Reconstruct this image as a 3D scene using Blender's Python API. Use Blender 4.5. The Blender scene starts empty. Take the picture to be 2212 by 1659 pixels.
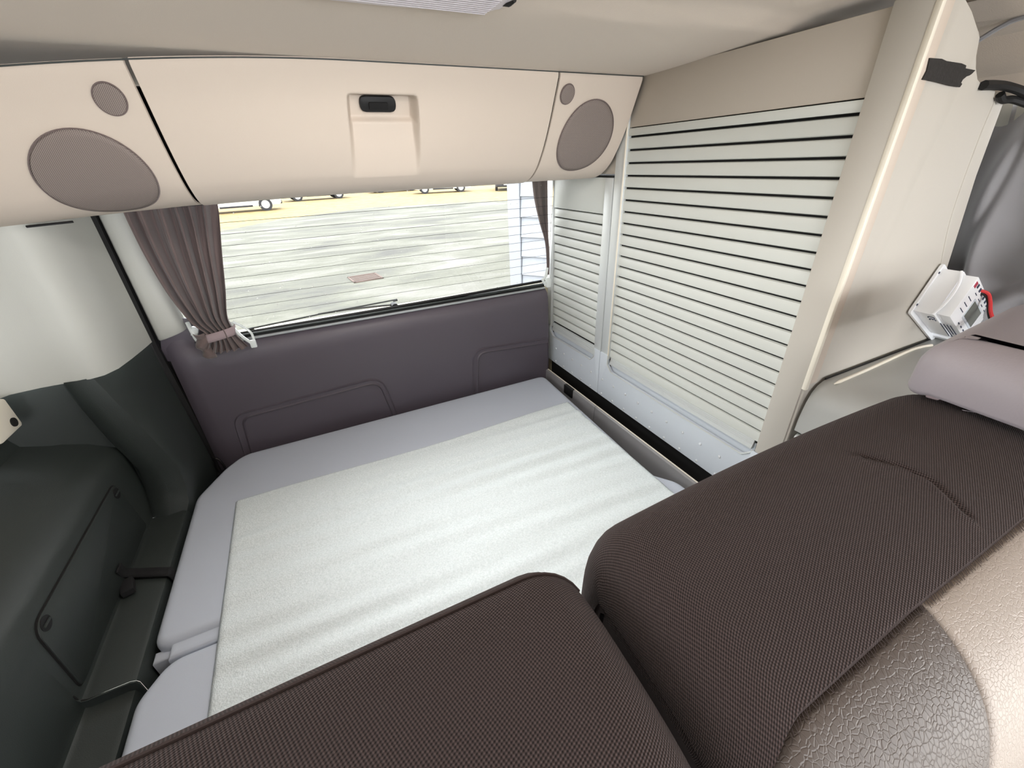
import bpy, bmesh, math, random
from mathutils import Vector, Matrix
from mathutils import noise as mnoise
random.seed(4)
S = bpy.context.scene
COL = S.collection
PI = math.pi

# ------------------------------------------------------------------ camera, sky, light, exposure
def make_camera():
    yaw, pit, rol = math.radians(24.9167), math.radians(28.4857), math.radians(-2.2567)
    f = Vector((math.sin(yaw)*math.cos(pit), math.cos(yaw)*math.cos(pit), -math.sin(pit)))
    rt = Vector((math.cos(yaw), -math.sin(yaw), 0)); up = rt.cross(f)
    r2 = rt*math.cos(rol)+up*math.sin(rol); u2 = up*math.cos(rol)-rt*math.sin(rol)
    cam = bpy.data.cameras.new('camera'); o = bpy.data.objects.new('camera', cam); COL.objects.link(o)
    m = Matrix((r2, u2, -f)).transposed().to_4x4(); m.translation = (0, 0, 1.30)
    o.matrix_world = m
    cam.sensor_width = 36; cam.lens = 881.65/2212*36; cam.clip_start = 0.01; cam.clip_end = 500
    S.camera = o
make_camera()

w = bpy.data.worlds.new('overcast_sky'); S.world = w; w.use_nodes = True
bg = w.node_tree.nodes['Background']
bg.inputs[0].default_value = (0.93, 0.965, 1.0, 1); bg.inputs[1].default_value = 3.6
S.view_settings.view_transform = 'Standard'; S.view_settings.look = 'None'
S.view_settings.exposure = 0.97; S.view_settings.gamma = 1; S.view_settings.use_curve_mapping = False

def fill_lamp(name, loc, target, sx, sy, power, col):
    L = bpy.data.lights.new(name, 'AREA'); L.shape = 'RECTANGLE'; L.size = sx; L.size_y = sy; L.energy = power; L.color = col
    o = bpy.data.objects.new(name, L); COL.objects.link(o); o.location = loc
    o.rotation_euler = (Vector(target)-Vector(loc)).to_track_quat('-Z', 'Y').to_euler()
fill_lamp('windscreen_fill', (.25, -2.0, 1.15), (.2, 0.9, 1.05), 1.4, .45, 16, (.97, .98, 1.0))  # unseen area lamp added at the windscreen opening to brighten the interior
fill_lamp('side_door_fill', (1.7, -1.1, .80), (.1, .7, 1.3), 1.0, 1.3, 16, (1.0, .96, .91))  # unseen area lamp added beyond the side door, aimed up to lift the ceiling

# ------------------------------------------------------------------ helpers
def lin(c):
    c = c/255.0
    return c/12.92 if c <= 0.04045 else ((c+0.055)/1.055)**2.4
def rgb(t): return (lin(t[0]), lin(t[1]), lin(t[2]), 1)

def mat(name, col, rough=0.6, metal=0.0, bump=None, var=None, coat=0, sheen=0, spec=0.5, coord='Object'):
    m = bpy.data.materials.new(name); m.use_nodes = True
    nt = m.node_tree; b = nt.nodes['Principled BSDF']
    b.inputs['Base Color'].default_value = rgb(col); b.inputs['Roughness'].default_value = rough
    b.inputs['Metallic'].default_value = metal
    b.inputs['Specular IOR Level'].default_value = spec
    if coat: b.inputs['Coat Weight'].default_value = coat
    if sheen: b.inputs['Sheen Weight'].default_value = sheen
    tc = nt.nodes.new('ShaderNodeTexCoord')
    if bump:
        n = nt.nodes.new('ShaderNodeTexNoise'); n.inputs['Scale'].default_value = bump[0]; n.inputs['Detail'].default_value = 3
        bn = nt.nodes.new('ShaderNodeBump'); bn.inputs['Strength'].default_value = bump[1]; bn.inputs['Distance'].default_value = bump[2]
        nt.links.new(tc.outputs[coord], n.inputs['Vector']); nt.links.new(n.outputs['Fac'], bn.inputs['Height'])
        nt.links.new(bn.outputs[0], b.inputs['Normal'])
    if var:
        n = nt.nodes.new('ShaderNodeTexNoise'); n.inputs['Scale'].default_value = var[0]; n.inputs['Detail'].default_value = 6
        r = nt.nodes.new('ShaderNodeValToRGB')
        r.color_ramp.elements[0].position = .35; r.color_ramp.elements[1].position = .65
        r.color_ramp.elements[0].color = rgb(col); r.color_ramp.elements[1].color = rgb(var[1])
        nt.links.new(tc.outputs[coord], n.inputs['Vector']); nt.links.new(n.outputs['Fac'], r.inputs[0])
        nt.links.new(r.outputs[0], b.inputs['Base Color'])
    return m

def newmesh(name, bm, m, parent=None, smooth=True, angle=35):
    me = bpy.data.meshes.new(name)
    bmesh.ops.recalc_face_normals(bm, faces=bm.faces)
    bm.to_mesh(me); bm.free()
    if m is not None: me.materials.append(m)
    if smooth:
        me.shade_smooth()
        try: me.set_sharp_from_angle(angle=math.radians(angle))
        except Exception: pass
    o = bpy.data.objects.new(name, me); COL.objects.link(o)
    if parent is not None: setpar(o, parent)
    return o

def wm(o):
    m = o.matrix_basis.copy()
    if o.parent: m = wm(o.parent) @ o.matrix_parent_inverse @ m
    return m
def setpar(o, p):
    o.parent = p; o.matrix_parent_inverse = wm(p).inverted()

def tag(o, label=None, cat=None, group=None, kind=None):
    if label: o['label'] = label
    if cat: o['category'] = cat
    if group: o['group'] = group
    if kind: o['kind'] = kind
    return o
def thing(name, loc, label, cat, group=None, kind=None):
    o = bpy.data.objects.new(name, None); COL.objects.link(o); o.location = loc; o.empty_display_size = .05
    return tag(o, label, cat, group, kind)

def box(bm, lo, hi, bev=0, seg=2, rot=None, piv=None):
    r = bmesh.ops.create_cube(bm, size=1.0)
    vs = r['verts']
    for v in vs:
        v.co = Vector([(lo[i]+hi[i])/2 + v.co[i]*(hi[i]-lo[i]) for i in range(3)])
    if bev:
        es = list({e for v in vs for e in v.link_edges})
        rr = bmesh.ops.bevel(bm, geom=es, offset=bev, segments=seg, affect='EDGES', profile=.5)
        vs = list({v for f in rr['faces'] for v in f.verts} | {v for v in vs if v.is_valid})
    if rot is not None:
        p = Vector(piv) if piv is not None else Vector([(lo[i]+hi[i])/2 for i in range(3)])
        for v in vs: v.co = rot @ (v.co-p) + p
    return vs
def boxo(name, lo, hi, m, parent=None, bev=0, seg=2, rot=None, piv=None):
    bm = bmesh.new(); box(bm, lo, hi, bev, seg, rot, piv); return newmesh(name, bm, m, parent)

def cyl(bm, p0, p1, r, n=20, r2=None, bev=0):
    p0 = Vector(p0); p1 = Vector(p1); d = p1-p0
    q = d.to_track_quat('Z', 'Y').to_matrix().to_4x4(); q.translation = (p0+p1)/2
    bmesh.ops.create_cone(bm, cap_ends=True, segments=n, radius1=r, radius2=r if r2 is None else r2, depth=d.length, matrix=q)

def tube(bm, pts, r, n=8, cap=True):
    pts = [Vector(p) for p in pts]; rings = []
    t = (pts[1]-pts[0]).normalized(); a = t.orthogonal().normalized()
    for i, p in enumerate(pts):
        if i == 0: t = (pts[1]-pts[0])
        elif i == len(pts)-1: t = pts[-1]-pts[-2]
        else: t = pts[i+1]-pts[i-1]
        t.normalize(); a = (a - t*a.dot(t)).normalized(); b = t.cross(a)
        rr = r[i] if isinstance(r, (list, tuple)) else r
        rings.append([bm.verts.new(p + a*math.cos(2*PI*k/n)*rr + b*math.sin(2*PI*k/n)*rr) for k in range(n)])
    for i in range(len(rings)-1):
        for k in range(n): bm.faces.new((rings[i][k], rings[i][(k+1) % n], rings[i+1][(k+1) % n], rings[i+1][k]))
    if cap: bm.faces.new(rings[0]); bm.faces.new(rings[-1][::-1])

def spline(pts, n=8):
    pts = [Vector(p) for p in pts]; P = [pts[0]*2-pts[1]]+pts+[pts[-1]*2-pts[-2]]; out = []
    for i in range(1, len(P)-2):
        for k in range(n):
            t = k/n; a, b, c, d = P[i-1], P[i], P[i+1], P[i+2]
            out.append(.5*((2*b)+(c-a)*t+(2*a-5*b+4*c-d)*t*t+(3*b-a-3*c+d)*t**3))
    out.append(pts[-1]); return out

def grid(bm, fn, us, vs, uv=True):
    """surface fn(u,v)->Vector; uv in metres by default (arc approximated)"""
    V = [[bm.verts.new(fn(u, v)) for v in vs] for u in us]
    lay = bm.loops.layers.uv.verify() if uv else None
    # arc length along v at mid u, along u at mid v
    mu, mv = len(us)//2, len(vs)//2
    av = [0]; au = [0]
    for j in range(1, len(vs)): av.append(av[-1]+(V[mu][j].co-V[mu][j-1].co).length)
    for i in range(1, len(us)): au.append(au[-1]+(V[i][mv].co-V[i-1][mv].co).length)
    fs = []
    for i in range(len(us)-1):
        for j in range(len(vs)-1):
            f = bm.faces.new((V[i][j], V[i+1][j], V[i+1][j+1], V[i][j+1])); fs.append(f)
            if uv:
                for l, (a, b) in zip(f.loops, ((i, j), (i+1, j), (i+1, j+1), (i, j+1))): l[lay].uv = (au[a], av[b])
    return V
def lsp(a, b, n): return [a+(b-a)*i/n for i in range(n+1)]

def prism(bm, poly, f, d0, d1, bev=0):
    """extrude 2D polygon; f(a,b,d)->3D"""
    A = [bm.verts.new(f(a, b, d0)) for a, b in poly]; B = [bm.verts.new(f(a, b, d1)) for a, b in poly]
    n = len(poly)
    fa = bm.faces.new(A); fb = bm.faces.new(B[::-1])
    for i in range(n): bm.faces.new((A[i], B[i], B[(i+1) % n], A[(i+1) % n]))
    if bev:
        es = list(fb.edges)+list(fa.edges)
        bmesh.ops.bevel(bm, geom=es, offset=bev, segments=2, affect='EDGES', profile=.5)

def rpoly(pts, radii, n=6):
    """round the corners of a 2D polygon"""
    out = []; N = len(pts)
    for i in range(N):
        p = Vector(pts[i]); a = Vector(pts[i-1]); b = Vector(pts[(i+1) % N]); r = radii[i] if isinstance(radii, (list, tuple)) else radii
        if r <= 0: out.append((p.x, p.y)); continue
        da = (a-p).normalized(); db = (b-p).normalized()
        ang = da.angle(db); t = r/math.tan(ang/2)
        t = min(t, (a-p).length*.49, (b-p).length*.49)
        for k in range(n+1):
            s = k/n; q = (p+da*t)*(1-s)**2 + p*2*s*(1-s) + (p+db*t)*s*s
            out.append((q.x, q.y))
    return out

def inset(poly, d):
    N = len(poly); out = []
    area = sum(poly[i][0]*poly[(i+1) % N][1]-poly[(i+1) % N][0]*poly[i][1] for i in range(N))
    sg = 1 if area > 0 else -1
    for i in range(N):
        p = Vector(poly[i]); a = (p-Vector(poly[i-1])); b = (Vector(poly[(i+1) % N])-p)
        a = a.normalized(); b = b.normalized()
        na = Vector((-a.y, a.x))*sg; nb = Vector((-b.y, b.x))*sg; n = (na+nb)
        n = n/max(.5, n.length_squared/2) if n.length > 1e-6 else na
        out.append((p.x+n.x*d, p.y+n.y*d))
    return out

def slab(bm, poly, z0, z1, r, seg=5, f=None, crown=0):
    """rounded cushion-like slab over a CCW polygon"""
    f = f or (lambda a, b, z: (a, b, z))
    rings = []
    for k in range(seg+1):
        t = PI/2*k/seg; rings.append((r-r*math.sin(t), z0+r-r*math.cos(t)))
    for k in range(seg+1):
        t = PI/2*k/seg; rings.append((r-r*math.cos(t), z1-r+r*math.sin(t)))
    rings.append((r+.006, z1))
    R = []
    for d, z in rings:
        R.append([bm.verts.new(f(a, b, z)) for a, b in inset(poly, d)])
    n = len(poly)
    for i in range(len(R)-1):
        for k in range(n): bm.faces.new((R[i][k], R[i][(k+1) % n], R[i+1][(k+1) % n], R[i+1][k]))
    bm.faces.new(R[0][::-1]); bm.faces.new(R[-1])

def sm(a, b, x):
    t = max(0., min(1., (x-a)/(b-a))); return t*t*(3-2*t)

# ------------------------------------------------------------------ materials
M = {}
M['liner'] = mat('headliner_fabric', (218, 203, 187), .95, bump=(900, .25, .001), sheen=.2)
M['trim'] = mat('light_plastic_trim', (184, 184, 177), .55, bump=(700, .12, .001))
M['locker'] = mat('beige_locker_plastic', (206, 192, 178), .6, bump=(800, .1, .001))
M['dark'] = mat('dark_grey_plastic', (46, 52, 50), .5, bump=(700, .25, .001), spec=.6)
M['rear'] = mat('dark_violet_grey_panel', (92, 85, 94), .42, bump=(800, .18, .001), spec=.6)
M['seal'] = mat('black_rubber', (14, 13, 14), .6)
M['black'] = mat('black_void', (16, 15, 15), .9)
M['cab'] = mat('silver_grey_laminate', (212, 214, 208), .42, bump=(500, .06, .0006), spec=.5)
M['cabpanel'] = mat('beige_grey_laminate', (194, 184, 171), .6, bump=(500, .06, .0006))
M['alu'] = mat('anodised_aluminium', (214, 217, 216), .38, metal=.2, bump=(300, .05, .0005))
M['plate'] = mat('grey_metal_plate', (214, 220, 227), .5, metal=.05)
M['sill'] = mat('dull_sill_metal', (176, 180, 182), .4, metal=.1)
M['studm'] = mat('polished_stud', (240, 242, 245), .22, metal=.3)
M['railm'] = mat('champagne_aluminium', (150, 148, 148), .45, metal=.2)
M['cush'] = mat('lilac_grey_leatherette', (202, 208, 220), .5, bump=(1100, .14, .0008), spec=.45)
M['foam'] = None
M['curtain'] = mat('mauve_grey_curtain_cloth', (106, 91, 88), .9, bump=(1500, .3, .0006), sheen=.3)
M['curtain2'] = mat('grey_curtain_cloth', (146, 144, 146), .85, bump=(1500, .3, .0006), sheen=.3)
M['strap'] = mat('curtain_tieback_cloth', (160, 142, 144), .9, bump=(1500, .3, .0006))
M['strapb'] = mat('black_webbing', (26, 26, 28), .85, bump=(900, .4, .001))
M['clear'] = mat('clear_plastic', (225, 230, 228), .15, coat=.5)
M['grille'] = None
M['pad'] = mat('mauve_grey_leather', (146, 138, 142), .5, bump=(450, .2, .001))
M['white'] = mat('white_plastic', (250, 251, 253), .35)
M['lens'] = mat('frosted_lamp_lens', (226, 220, 226), .3)
M['red'] = mat('red_cable_sheath', (215, 60, 62), .45)
M['bk'] = mat('black_cable_sheath', (25, 20, 20), .45)
M['lcd'] = mat('lcd_glass', (104, 108, 100), .15, coat=.3)
M['ink'] = mat('dark_print', (52, 60, 82), .6)
M['inkr'] = mat('red_print', (180, 60, 80), .6)
M['tape'] = mat('black_tape', (36, 33, 31), .75, bump=(120, .5, .002))
M['bodyc'] = mat('cream_car_paint', (200, 190, 160), .35)
M['edge'] = mat('bright_edge_trim', (240, 232, 216), .35)
M['side'] = mat('warm_grey_laminate', (196, 190, 180), .5, bump=(500, .06, .0006))
M['kit'] = mat('grey_worktop', (176, 176, 172), .38)
M['floor'] = mat('vinyl_floor', (120, 110, 100), .6, bump=(60, .2, .002))
M['steel'] = mat('dark_steel', (70, 68, 70), .35, metal=.8)
M['shed'] = mat('white_painted_boards', (148, 151, 158), .7, bump=(60, .2, .003))
M['verge'] = mat('ochre_gravel', (128, 108, 66), .95, bump=(9, .5, .03), var=(3.0, (142, 124, 84)))
M['rust'] = mat('rusty_iron', (84, 66, 58), .8, bump=(60, .4, .004))
M['cwhite'] = mat('white_car_paint', (218, 216, 206), .25, coat=.5)
M['cdark'] = mat('dark_car_paint', (58, 58, 66), .25, coat=.5)
M['csilver'] = mat('silver_car_paint', (170, 170, 170), .3, metal=.4)
M['cblue'] = mat('blue_car_light', (90, 150, 200), .3)
M['tyre'] = mat('tyre_rubber', (38, 38, 42), .8)
M['cglass'] = mat('car_window_glass', (60, 70, 78), .1)

def asphalt():
    m = mat('pale_wet_asphalt', (150, 150, 140), .85, bump=(14, .5, .01)); nt = m.node_tree; b = nt.nodes['Principled BSDF']
    tc = nt.nodes.new('ShaderNodeTexCoord')
    mp = nt.nodes.new('ShaderNodeMapping'); mp.inputs['Scale'].default_value = (.35, .8, 1); mp.inputs['Rotation'].default_value = (0, 0, .35)
    n = nt.nodes.new('ShaderNodeTexNoise'); n.inputs['Scale'].default_value = 1.0; n.inputs['Detail'].default_value = 9; n.inputs['Roughness'].default_value = .68
    n.inputs['Distortion'].default_value = .6
    n2 = nt.nodes.new('ShaderNodeTexNoise'); n2.inputs['Scale'].default_value = 22; n2.inputs['Detail'].default_value = 5; n2.inputs['Roughness'].default_value = .8
    r = nt.nodes.new('ShaderNodeValToRGB'); e = r.color_ramp.elements
    e[0].position = .34; e[0].color = rgb((62, 61, 57)); e[1].position = .66; e[1].color = rgb((108, 106, 101))
    x = e.new(.5); x.color = rgb((84, 84, 73))
    mx = nt.nodes.new('ShaderNodeMix'); mx.data_type = 'RGBA'; mx.blend_type = 'OVERLAY'; mx.inputs[0].default_value = .55
    nt.links.new(tc.outputs['Object'], mp.inputs[0]); nt.links.new(mp.outputs[0], n.inputs['Vector']); nt.links.new(tc.outputs['Object'], n2.inputs['Vector'])
    nt.links.new(n.outputs['Fac'], r.inputs[0]); nt.links.new(r.outputs[0], mx.inputs[6]); nt.links.new(n2.outputs['Fac'], mx.inputs[7])
    nt.links.new(mx.outputs[2], b.inputs['Base Color'])
    return m
M['asphalt'] = asphalt()

def weave(name, c0, c1, period, strength, sx=1.0):
    """coarse staggered 3D-knit fabric driven by UVs in metres"""
    m = mat(name, c0, .85, sheen=.05, spec=.15); nt = m.node_tree; b = nt.nodes['Principled BSDF']
    uv = nt.nodes.new('ShaderNodeUVMap'); sp = nt.nodes.new('ShaderNodeSeparateXYZ'); nt.links.new(uv.outputs[0], sp.inputs[0])
    def mth(op, a, b_=None):
        n = nt.nodes.new('ShaderNodeMath'); n.operation = op
        for i, s in enumerate((a, b_)):
            if s is None: continue
            if isinstance(s, (int, float)): n.inputs[i].default_value = s
            else: nt.links.new(s, n.inputs[i])
        return n.outputs[0]
    k = 2*PI/period
    u = mth('MULTIPLY', sp.outputs[0], k*sx); v = mth('MULTIPLY', sp.outputs[1], k)
    a = mth('SINE', mth('ADD', u, mth('MULTIPLY', v, .5))); c = mth('SINE', mth('SUBTRACT', mth('MULTIPLY', u, .35), v))
    h = mth('MULTIPLY', mth('ADD', mth('MULTIPLY', a, c), 1.0), .5)
    h = mth('POWER', h, 1.3)
    bn = nt.nodes.new('ShaderNodeBump'); bn.inputs['Strength'].default_value = strength; bn.inputs['Distance'].default_value = .0012
    nt.links.new(h, bn.inputs['Height']); nt.links.new(bn.outputs[0], b.inputs['Normal'])
    mx = nt.nodes.new('ShaderNodeMix'); mx.data_type = 'RGBA'
    nt.links.new(h, mx.inputs[0]); mx.inputs[6].default_value = rgb(c0); mx.inputs[7].default_value = rgb(c1)
    nt.links.new(mx.outputs[2], b.inputs['Base Color'])
    return m
M['weave'] = weave('brown_black_3d_weave', (24, 19, 18), (86, 72, 70), .0032, .9)

def leather(name, c, c2, scale, strength):
    m = mat(name, c, .47, spec=.4); nt = m.node_tree; b = nt.nodes['Principled BSDF']
    tc = nt.nodes.new('ShaderNodeTexCoord'); v = nt.nodes.new('ShaderNodeTexVoronoi'); v.feature = 'DISTANCE_TO_EDGE'; v.inputs['Scale'].default_value = scale
    n = nt.nodes.new('ShaderNodeTexNoise'); n.inputs['Scale'].default_value = scale*.6
    mx = nt.nodes.new('ShaderNodeMix'); mx.data_type = 'RGBA'; mx.inputs[0].default_value = .0022
    nt.links.new(tc.outputs['Object'], n.inputs['Vector']); nt.links.new(tc.outputs['Object'], mx.inputs[6]); nt.links.new(n.outputs['Color'], mx.inputs[7])
    nt.links.new(mx.outputs[2], v.inputs['Vector'])
    r = nt.nodes.new('ShaderNodeValToRGB'); r.color_ramp.elements[1].position = .12
    nt.links.new(v.outputs['Distance'], r.inputs[0])
    bn = nt.nodes.new('ShaderNodeBump'); bn.inputs['Strength'].default_value = strength; bn.inputs['Distance'].default_value = .0008
    nt.links.new(r.outputs[0], bn.inputs['Height']); nt.links.new(bn.outputs[0], b.inputs['Normal'])
    return m
M['leather'] = leather('taupe_grained_leather', (76, 67, 62), None, 250, .35)
M['beige'] = leather('beige_grained_leather', (146, 135, 126), None, 280, .3)

def foam():
    m = mat('white_foam', (232, 235, 234), .8); nt = m.node_tree; b = nt.nodes['Principled BSDF']
    tc = nt.nodes.new('ShaderNodeTexCoord'); n = nt.nodes.new('ShaderNodeTexNoise'); n.inputs['Scale'].default_value = 260; n.inputs['Detail'].default_value = 4; n.inputs['Roughness'].default_value = .7
    v = nt.nodes.new('ShaderNodeTexVoronoi'); v.inputs['Scale'].default_value = 380
    ad = nt.nodes.new('ShaderNodeMath'); ad.operation = 'ADD'
    bn = nt.nodes.new('ShaderNodeBump'); bn.inputs['Strength'].default_value = .55; bn.inputs['Distance'].default_value = .0012
    nt.links.new(tc.outputs['Object'], n.inputs['Vector']); nt.links.new(tc.outputs['Object'], v.inputs['Vector'])
    nt.links.new(n.outputs['Fac'], ad.inputs[0]); nt.links.new(v.outputs['Distance'], ad.inputs[1]); nt.links.new(ad.outputs[0], bn.inputs['Height'])
    nt.links.new(bn.outputs[0], b.inputs['Normal'])
    r = nt.nodes.new('ShaderNodeValToRGB'); e = r.color_ramp.elements; e[0].position = .3; e[0].color = rgb((218, 227, 228)); e[1].position = .62; e[1].color = rgb((240, 247, 249))
    nt.links.new(n.outputs['Fac'], r.inputs[0]); nt.links.new(r.outputs[0], b.inputs['Base Color'])
    b.inputs['Subsurface Weight'].default_value = 0
    return m
M['foam'] = foam()

def perforated(name, c, hole, pitch):
    m = mat(name, c, .7, spec=.3); nt = m.node_tree; b = nt.nodes['Principled BSDF']
    uv = nt.nodes.new('ShaderNodeUVMap'); sp = nt.nodes.new('ShaderNodeSeparateXYZ'); nt.links.new(uv.outputs[0], sp.inputs[0])
    def mth(op, a, b_=None):
        n = nt.nodes.new('ShaderNodeMath'); n.operation = op
        for i, s in enumerate((a, b_)):
            if s is None: continue
            if isinstance(s, (int, float)): n.inputs[i].default_value = s
            else: nt.links.new(s, n.inputs[i])
        return n.outputs[0]
    k = PI/pitch
    a = mth('SINE', mth('MULTIPLY', mth('ADD', sp.outputs[0], sp.outputs[1]), k)); c_ = mth('SINE', mth('MULTIPLY', mth('SUBTRACT', sp.outputs[0], sp.outputs[1]), k))
    h = mth('ABSOLUTE', mth('MULTIPLY', a, c_)); h = mth('GREATER_THAN', h, .45)
    mx = nt.nodes.new('ShaderNodeMix'); mx.data_type = 'RGBA'; nt.links.new(h, mx.inputs[0])
    mx.inputs[6].default_value = rgb(c); mx.inputs[7].default_value = rgb(hole); nt.links.new(mx.outputs[2], b.inputs['Base Color'])
    return m
M['grille'] = perforated('perforated_grille', (150, 137, 130), (92, 83, 79), .0026)

def glass():
    m = bpy.data.materials.new('rear_window_glass'); m.use_nodes = True; nt = m.node_tree
    nt.nodes.remove(nt.nodes['Principled BSDF']); out = nt.nodes['Material Output']
    t = nt.nodes.new('ShaderNodeBsdfTransparent'); t.inputs[0].default_value = (.96, .96, .95, 1)
    g = nt.nodes.new('ShaderNodeBsdfGlossy'); g.inputs['Roughness'].default_value = .02
    fr = nt.nodes.new('ShaderNodeFresnel'); fr.inputs[0].default_value = 1.45
    mx = nt.nodes.new('ShaderNodeMixShader'); nt.links.new(fr.outputs[0], mx.inputs[0]); nt.links.new(t.outputs[0], mx.inputs[1]); nt.links.new(g.outputs[0], mx.inputs[2])
    # dried water spots on the outside
    d = nt.nodes.new('ShaderNodeBsdfDiffuse'); d.inputs[0].default_value = (.9, .9, .85, 1)
    tc = nt.nodes.new('ShaderNodeTexCoord'); v = nt.nodes.new('ShaderNodeTexVoronoi'); v.inputs['Scale'].default_value = 42
    lt = nt.nodes.new('ShaderNodeMath'); lt.operation = 'LESS_THAN'; lt.inputs[1].default_value = .085
    n = nt.nodes.new('ShaderNodeTexNoise'); n.inputs['Scale'].default_value = 5
    gt = nt.nodes.new('ShaderNodeMath'); gt.operation = 'GREATER_THAN'; gt.inputs[1].default_value = .5
    mu = nt.nodes.new('ShaderNodeMath'); mu.operation = 'MULTIPLY'
    m2 = nt.nodes.new('ShaderNodeMath'); m2.operation = 'MULTIPLY'; m2.inputs[1].default_value = .6
    nt.links.new(tc.outputs['Object'], v.inputs['Vector']); nt.links.new(tc.outputs['Object'], n.inputs['Vector'])
    nt.links.new(v.outputs['Distance'], lt.inputs[0]); nt.links.new(n.outputs['Fac'], gt.inputs[0])
    nt.links.new(lt.outputs[0], mu.inputs[0]); nt.links.new(gt.outputs[0], mu.inputs[1]); nt.links.new(mu.outputs[0], m2.inputs[0])
    mx2 = nt.nodes.new('ShaderNodeMixShader'); nt.links.new(m2.outputs[0], mx2.inputs[0]); nt.links.new(mx.outputs[0], mx2.inputs[1]); nt.links.new(d.outputs[0], mx2.inputs[2])
    nt.links.new(mx2.outputs[0], out.inputs[0])
    return m
M['glass'] = glass()

# ------------------------------------------------------------------ outside ground
GZ = -0.5
bm = bmesh.new()
# asphalt yard: edge to the gravel runs obliquely
pts = [(-30, -12), (40, -12), (40, 30), (10.2, 21.95), (3.4, 23.9), (-.87, 21.05), (-2.7, 18.4), (-30, 12)]
f = bm.faces.new([bm.verts.new((x, y, GZ)) for x, y in pts])
tag(newmesh('ground', bm, M['asphalt'], smooth=False), 'pale asphalt yard behind the van', kind='structure')
bm = bmesh.new()
pts = [(-60, -14), (70, -14), (70, 90), (-60, 90)]
f = bm.faces.new([bm.verts.new((x, y, GZ-.02)) for x, y in pts])
tag(newmesh('verge', bm, M['verge'], smooth=False), 'ochre gravel beyond the asphalt', kind='structure')

# ------------------------------------------------------------------ van body: floor, walls, headliner
boxo('floor', (-.75, -2.15, -.06), (1.30, 1.40, 0.0), M['floor'])['kind'] = 'structure'

# headliner
def ceil_z(x, y):
    z = 1.474 - .012*sm(.45, .92, y) + .004
    z += .010*sm(.62, .60, y+.10*(x-.35))*sm(.15, .45, x)          # raised centre field of the liner
    xl = max(0., -.40-x); z -= xl*xl*2.2
    xr = max(0., x-.92); z -= xr*xr*1.6
    return z
bm = bmesh.new()
grid(bm, lambda x, y: (x, y, ceil_z(x, y)), lsp(-.66, 1.12, 60), [-2.15, -1.6, -1.1]+lsp(-.75, 1.36, 90))
c = newmesh('ceiling', bm, M['liner']); c['kind'] = 'structure'
sol = c.modifiers.new('thick', 'SOLIDIFY'); sol.thickness = .03; sol.offset = 1

# left side wall
wl = thing('wall_left', (-.66, .3, 0), 'left side lining of the van, light above and dark below', None, kind='structure')
secd = [(-.655, .935), (-.660, .90), (-.662, .84), (-.650, .805), (-.615, .785), (-.560, .765), (-.520, .740), (-.511, .722), (-.510, .70), (-.510, .562), (-.507, .553), (-.500, .550),
        (-.444, .550), (-.437, .547), (-.434, .540), (-.434, .30)]
bm = bmesh.new()
ysd = [.625, .75, .9, 1.0, 1.04, 1.062, 1.09, 1.125]
grid(bm, lambda i, y: (secd[i][0], min(y, 1.064) if i > 9 else y, secd[i][1]), list(range(len(secd))), ysd, uv=False)
lowr = newmesh('lower_lining', bm, M['dark'], wl)
secn = secd[:9]+[(-.510, .548), (-.510, .542), (-.508, .536), (-.502, .532),
        (-.452, .532), (-.444, .529), (-.441, .52), (-.440, .1)]
bm = bmesh.new()
grid(bm, lambda i, y: (secn[i][0], y, secn[i][1]), list(range(len(secn))), [-2.15, -.6, -.2, .2, .4, .61, .625], uv=False)
newmesh('lower_lining', bm, M['dark'], wl)
bm = bmesh.new(); prism(bm, secd[9:]+[(-.53, .30), (-.53, .562)], lambda a, b, d: (a, d, b), .6215, .6245); newmesh('end_cap', bm, M['dark'], wl)
bm = bmesh.new(); tube(bm, [(-.512, .624, .57), (-.510, .624, .553), (-.500, .624, .548), (-.45, .624, .546), (-.438, .624, .535), (-.437, .624, .40)], .0025, 6)
newmesh('joint', bm, M['black'], wl)
# rear corner pillar, dark lower cover
Lp = [(-.508, 1.062, .30), (-.508, 1.062, .548), (-.503, 1.078, .575), (-.497, 1.092, .615), (-.495, 1.10, .67), (-.512, 1.10, .765), (-.524, 1.10, .85), (-.530, 1.10, .925)]
Rp = [(-.434, 1.062, .30), (-.436, 1.062, .548), (-.430, 1.078, .562), (-.424, 1.088, .60), (-.421, 1.095, .66), (-.444, 1.10, .76), (-.463, 1.10, .84), (-.482, 1.10, .925)]
bm = bmesh.new(); rows = []
for L, R in zip(Lp, Rp):
    L = Vector(L); R = Vector(R); z = R.z
    mid = (L+R)/2; mid.y -= .004
    G = Vector((-.415-.012*sm(.5, .92, z), 1.298, z)); Wp = Vector((-.672, 1.085, L.z)); W2 = Vector((-.60, 1.115, L.z))
    F1 = R.lerp(G, .12)+Vector((.006, 0, 0)); F2 = R.lerp(G, .5)+Vector((.004, 0, 0))
    rows.append([Wp, W2, L+Vector((-.012, .018, 0)), L, mid, R, F1, F2, G, G+Vector((-.05, .03, 0))])
V = [[bm.verts.new(p) for p in r] for r in rows]
for i in range(len(V)-1):
    for j in range(len(V[0])-1): bm.faces.new((V[i][j], V[i][j+1], V[i+1][j+1], V[i+1][j]))
newmesh('pillar_cover', bm, M['dark'], wl, angle=50)
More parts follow.
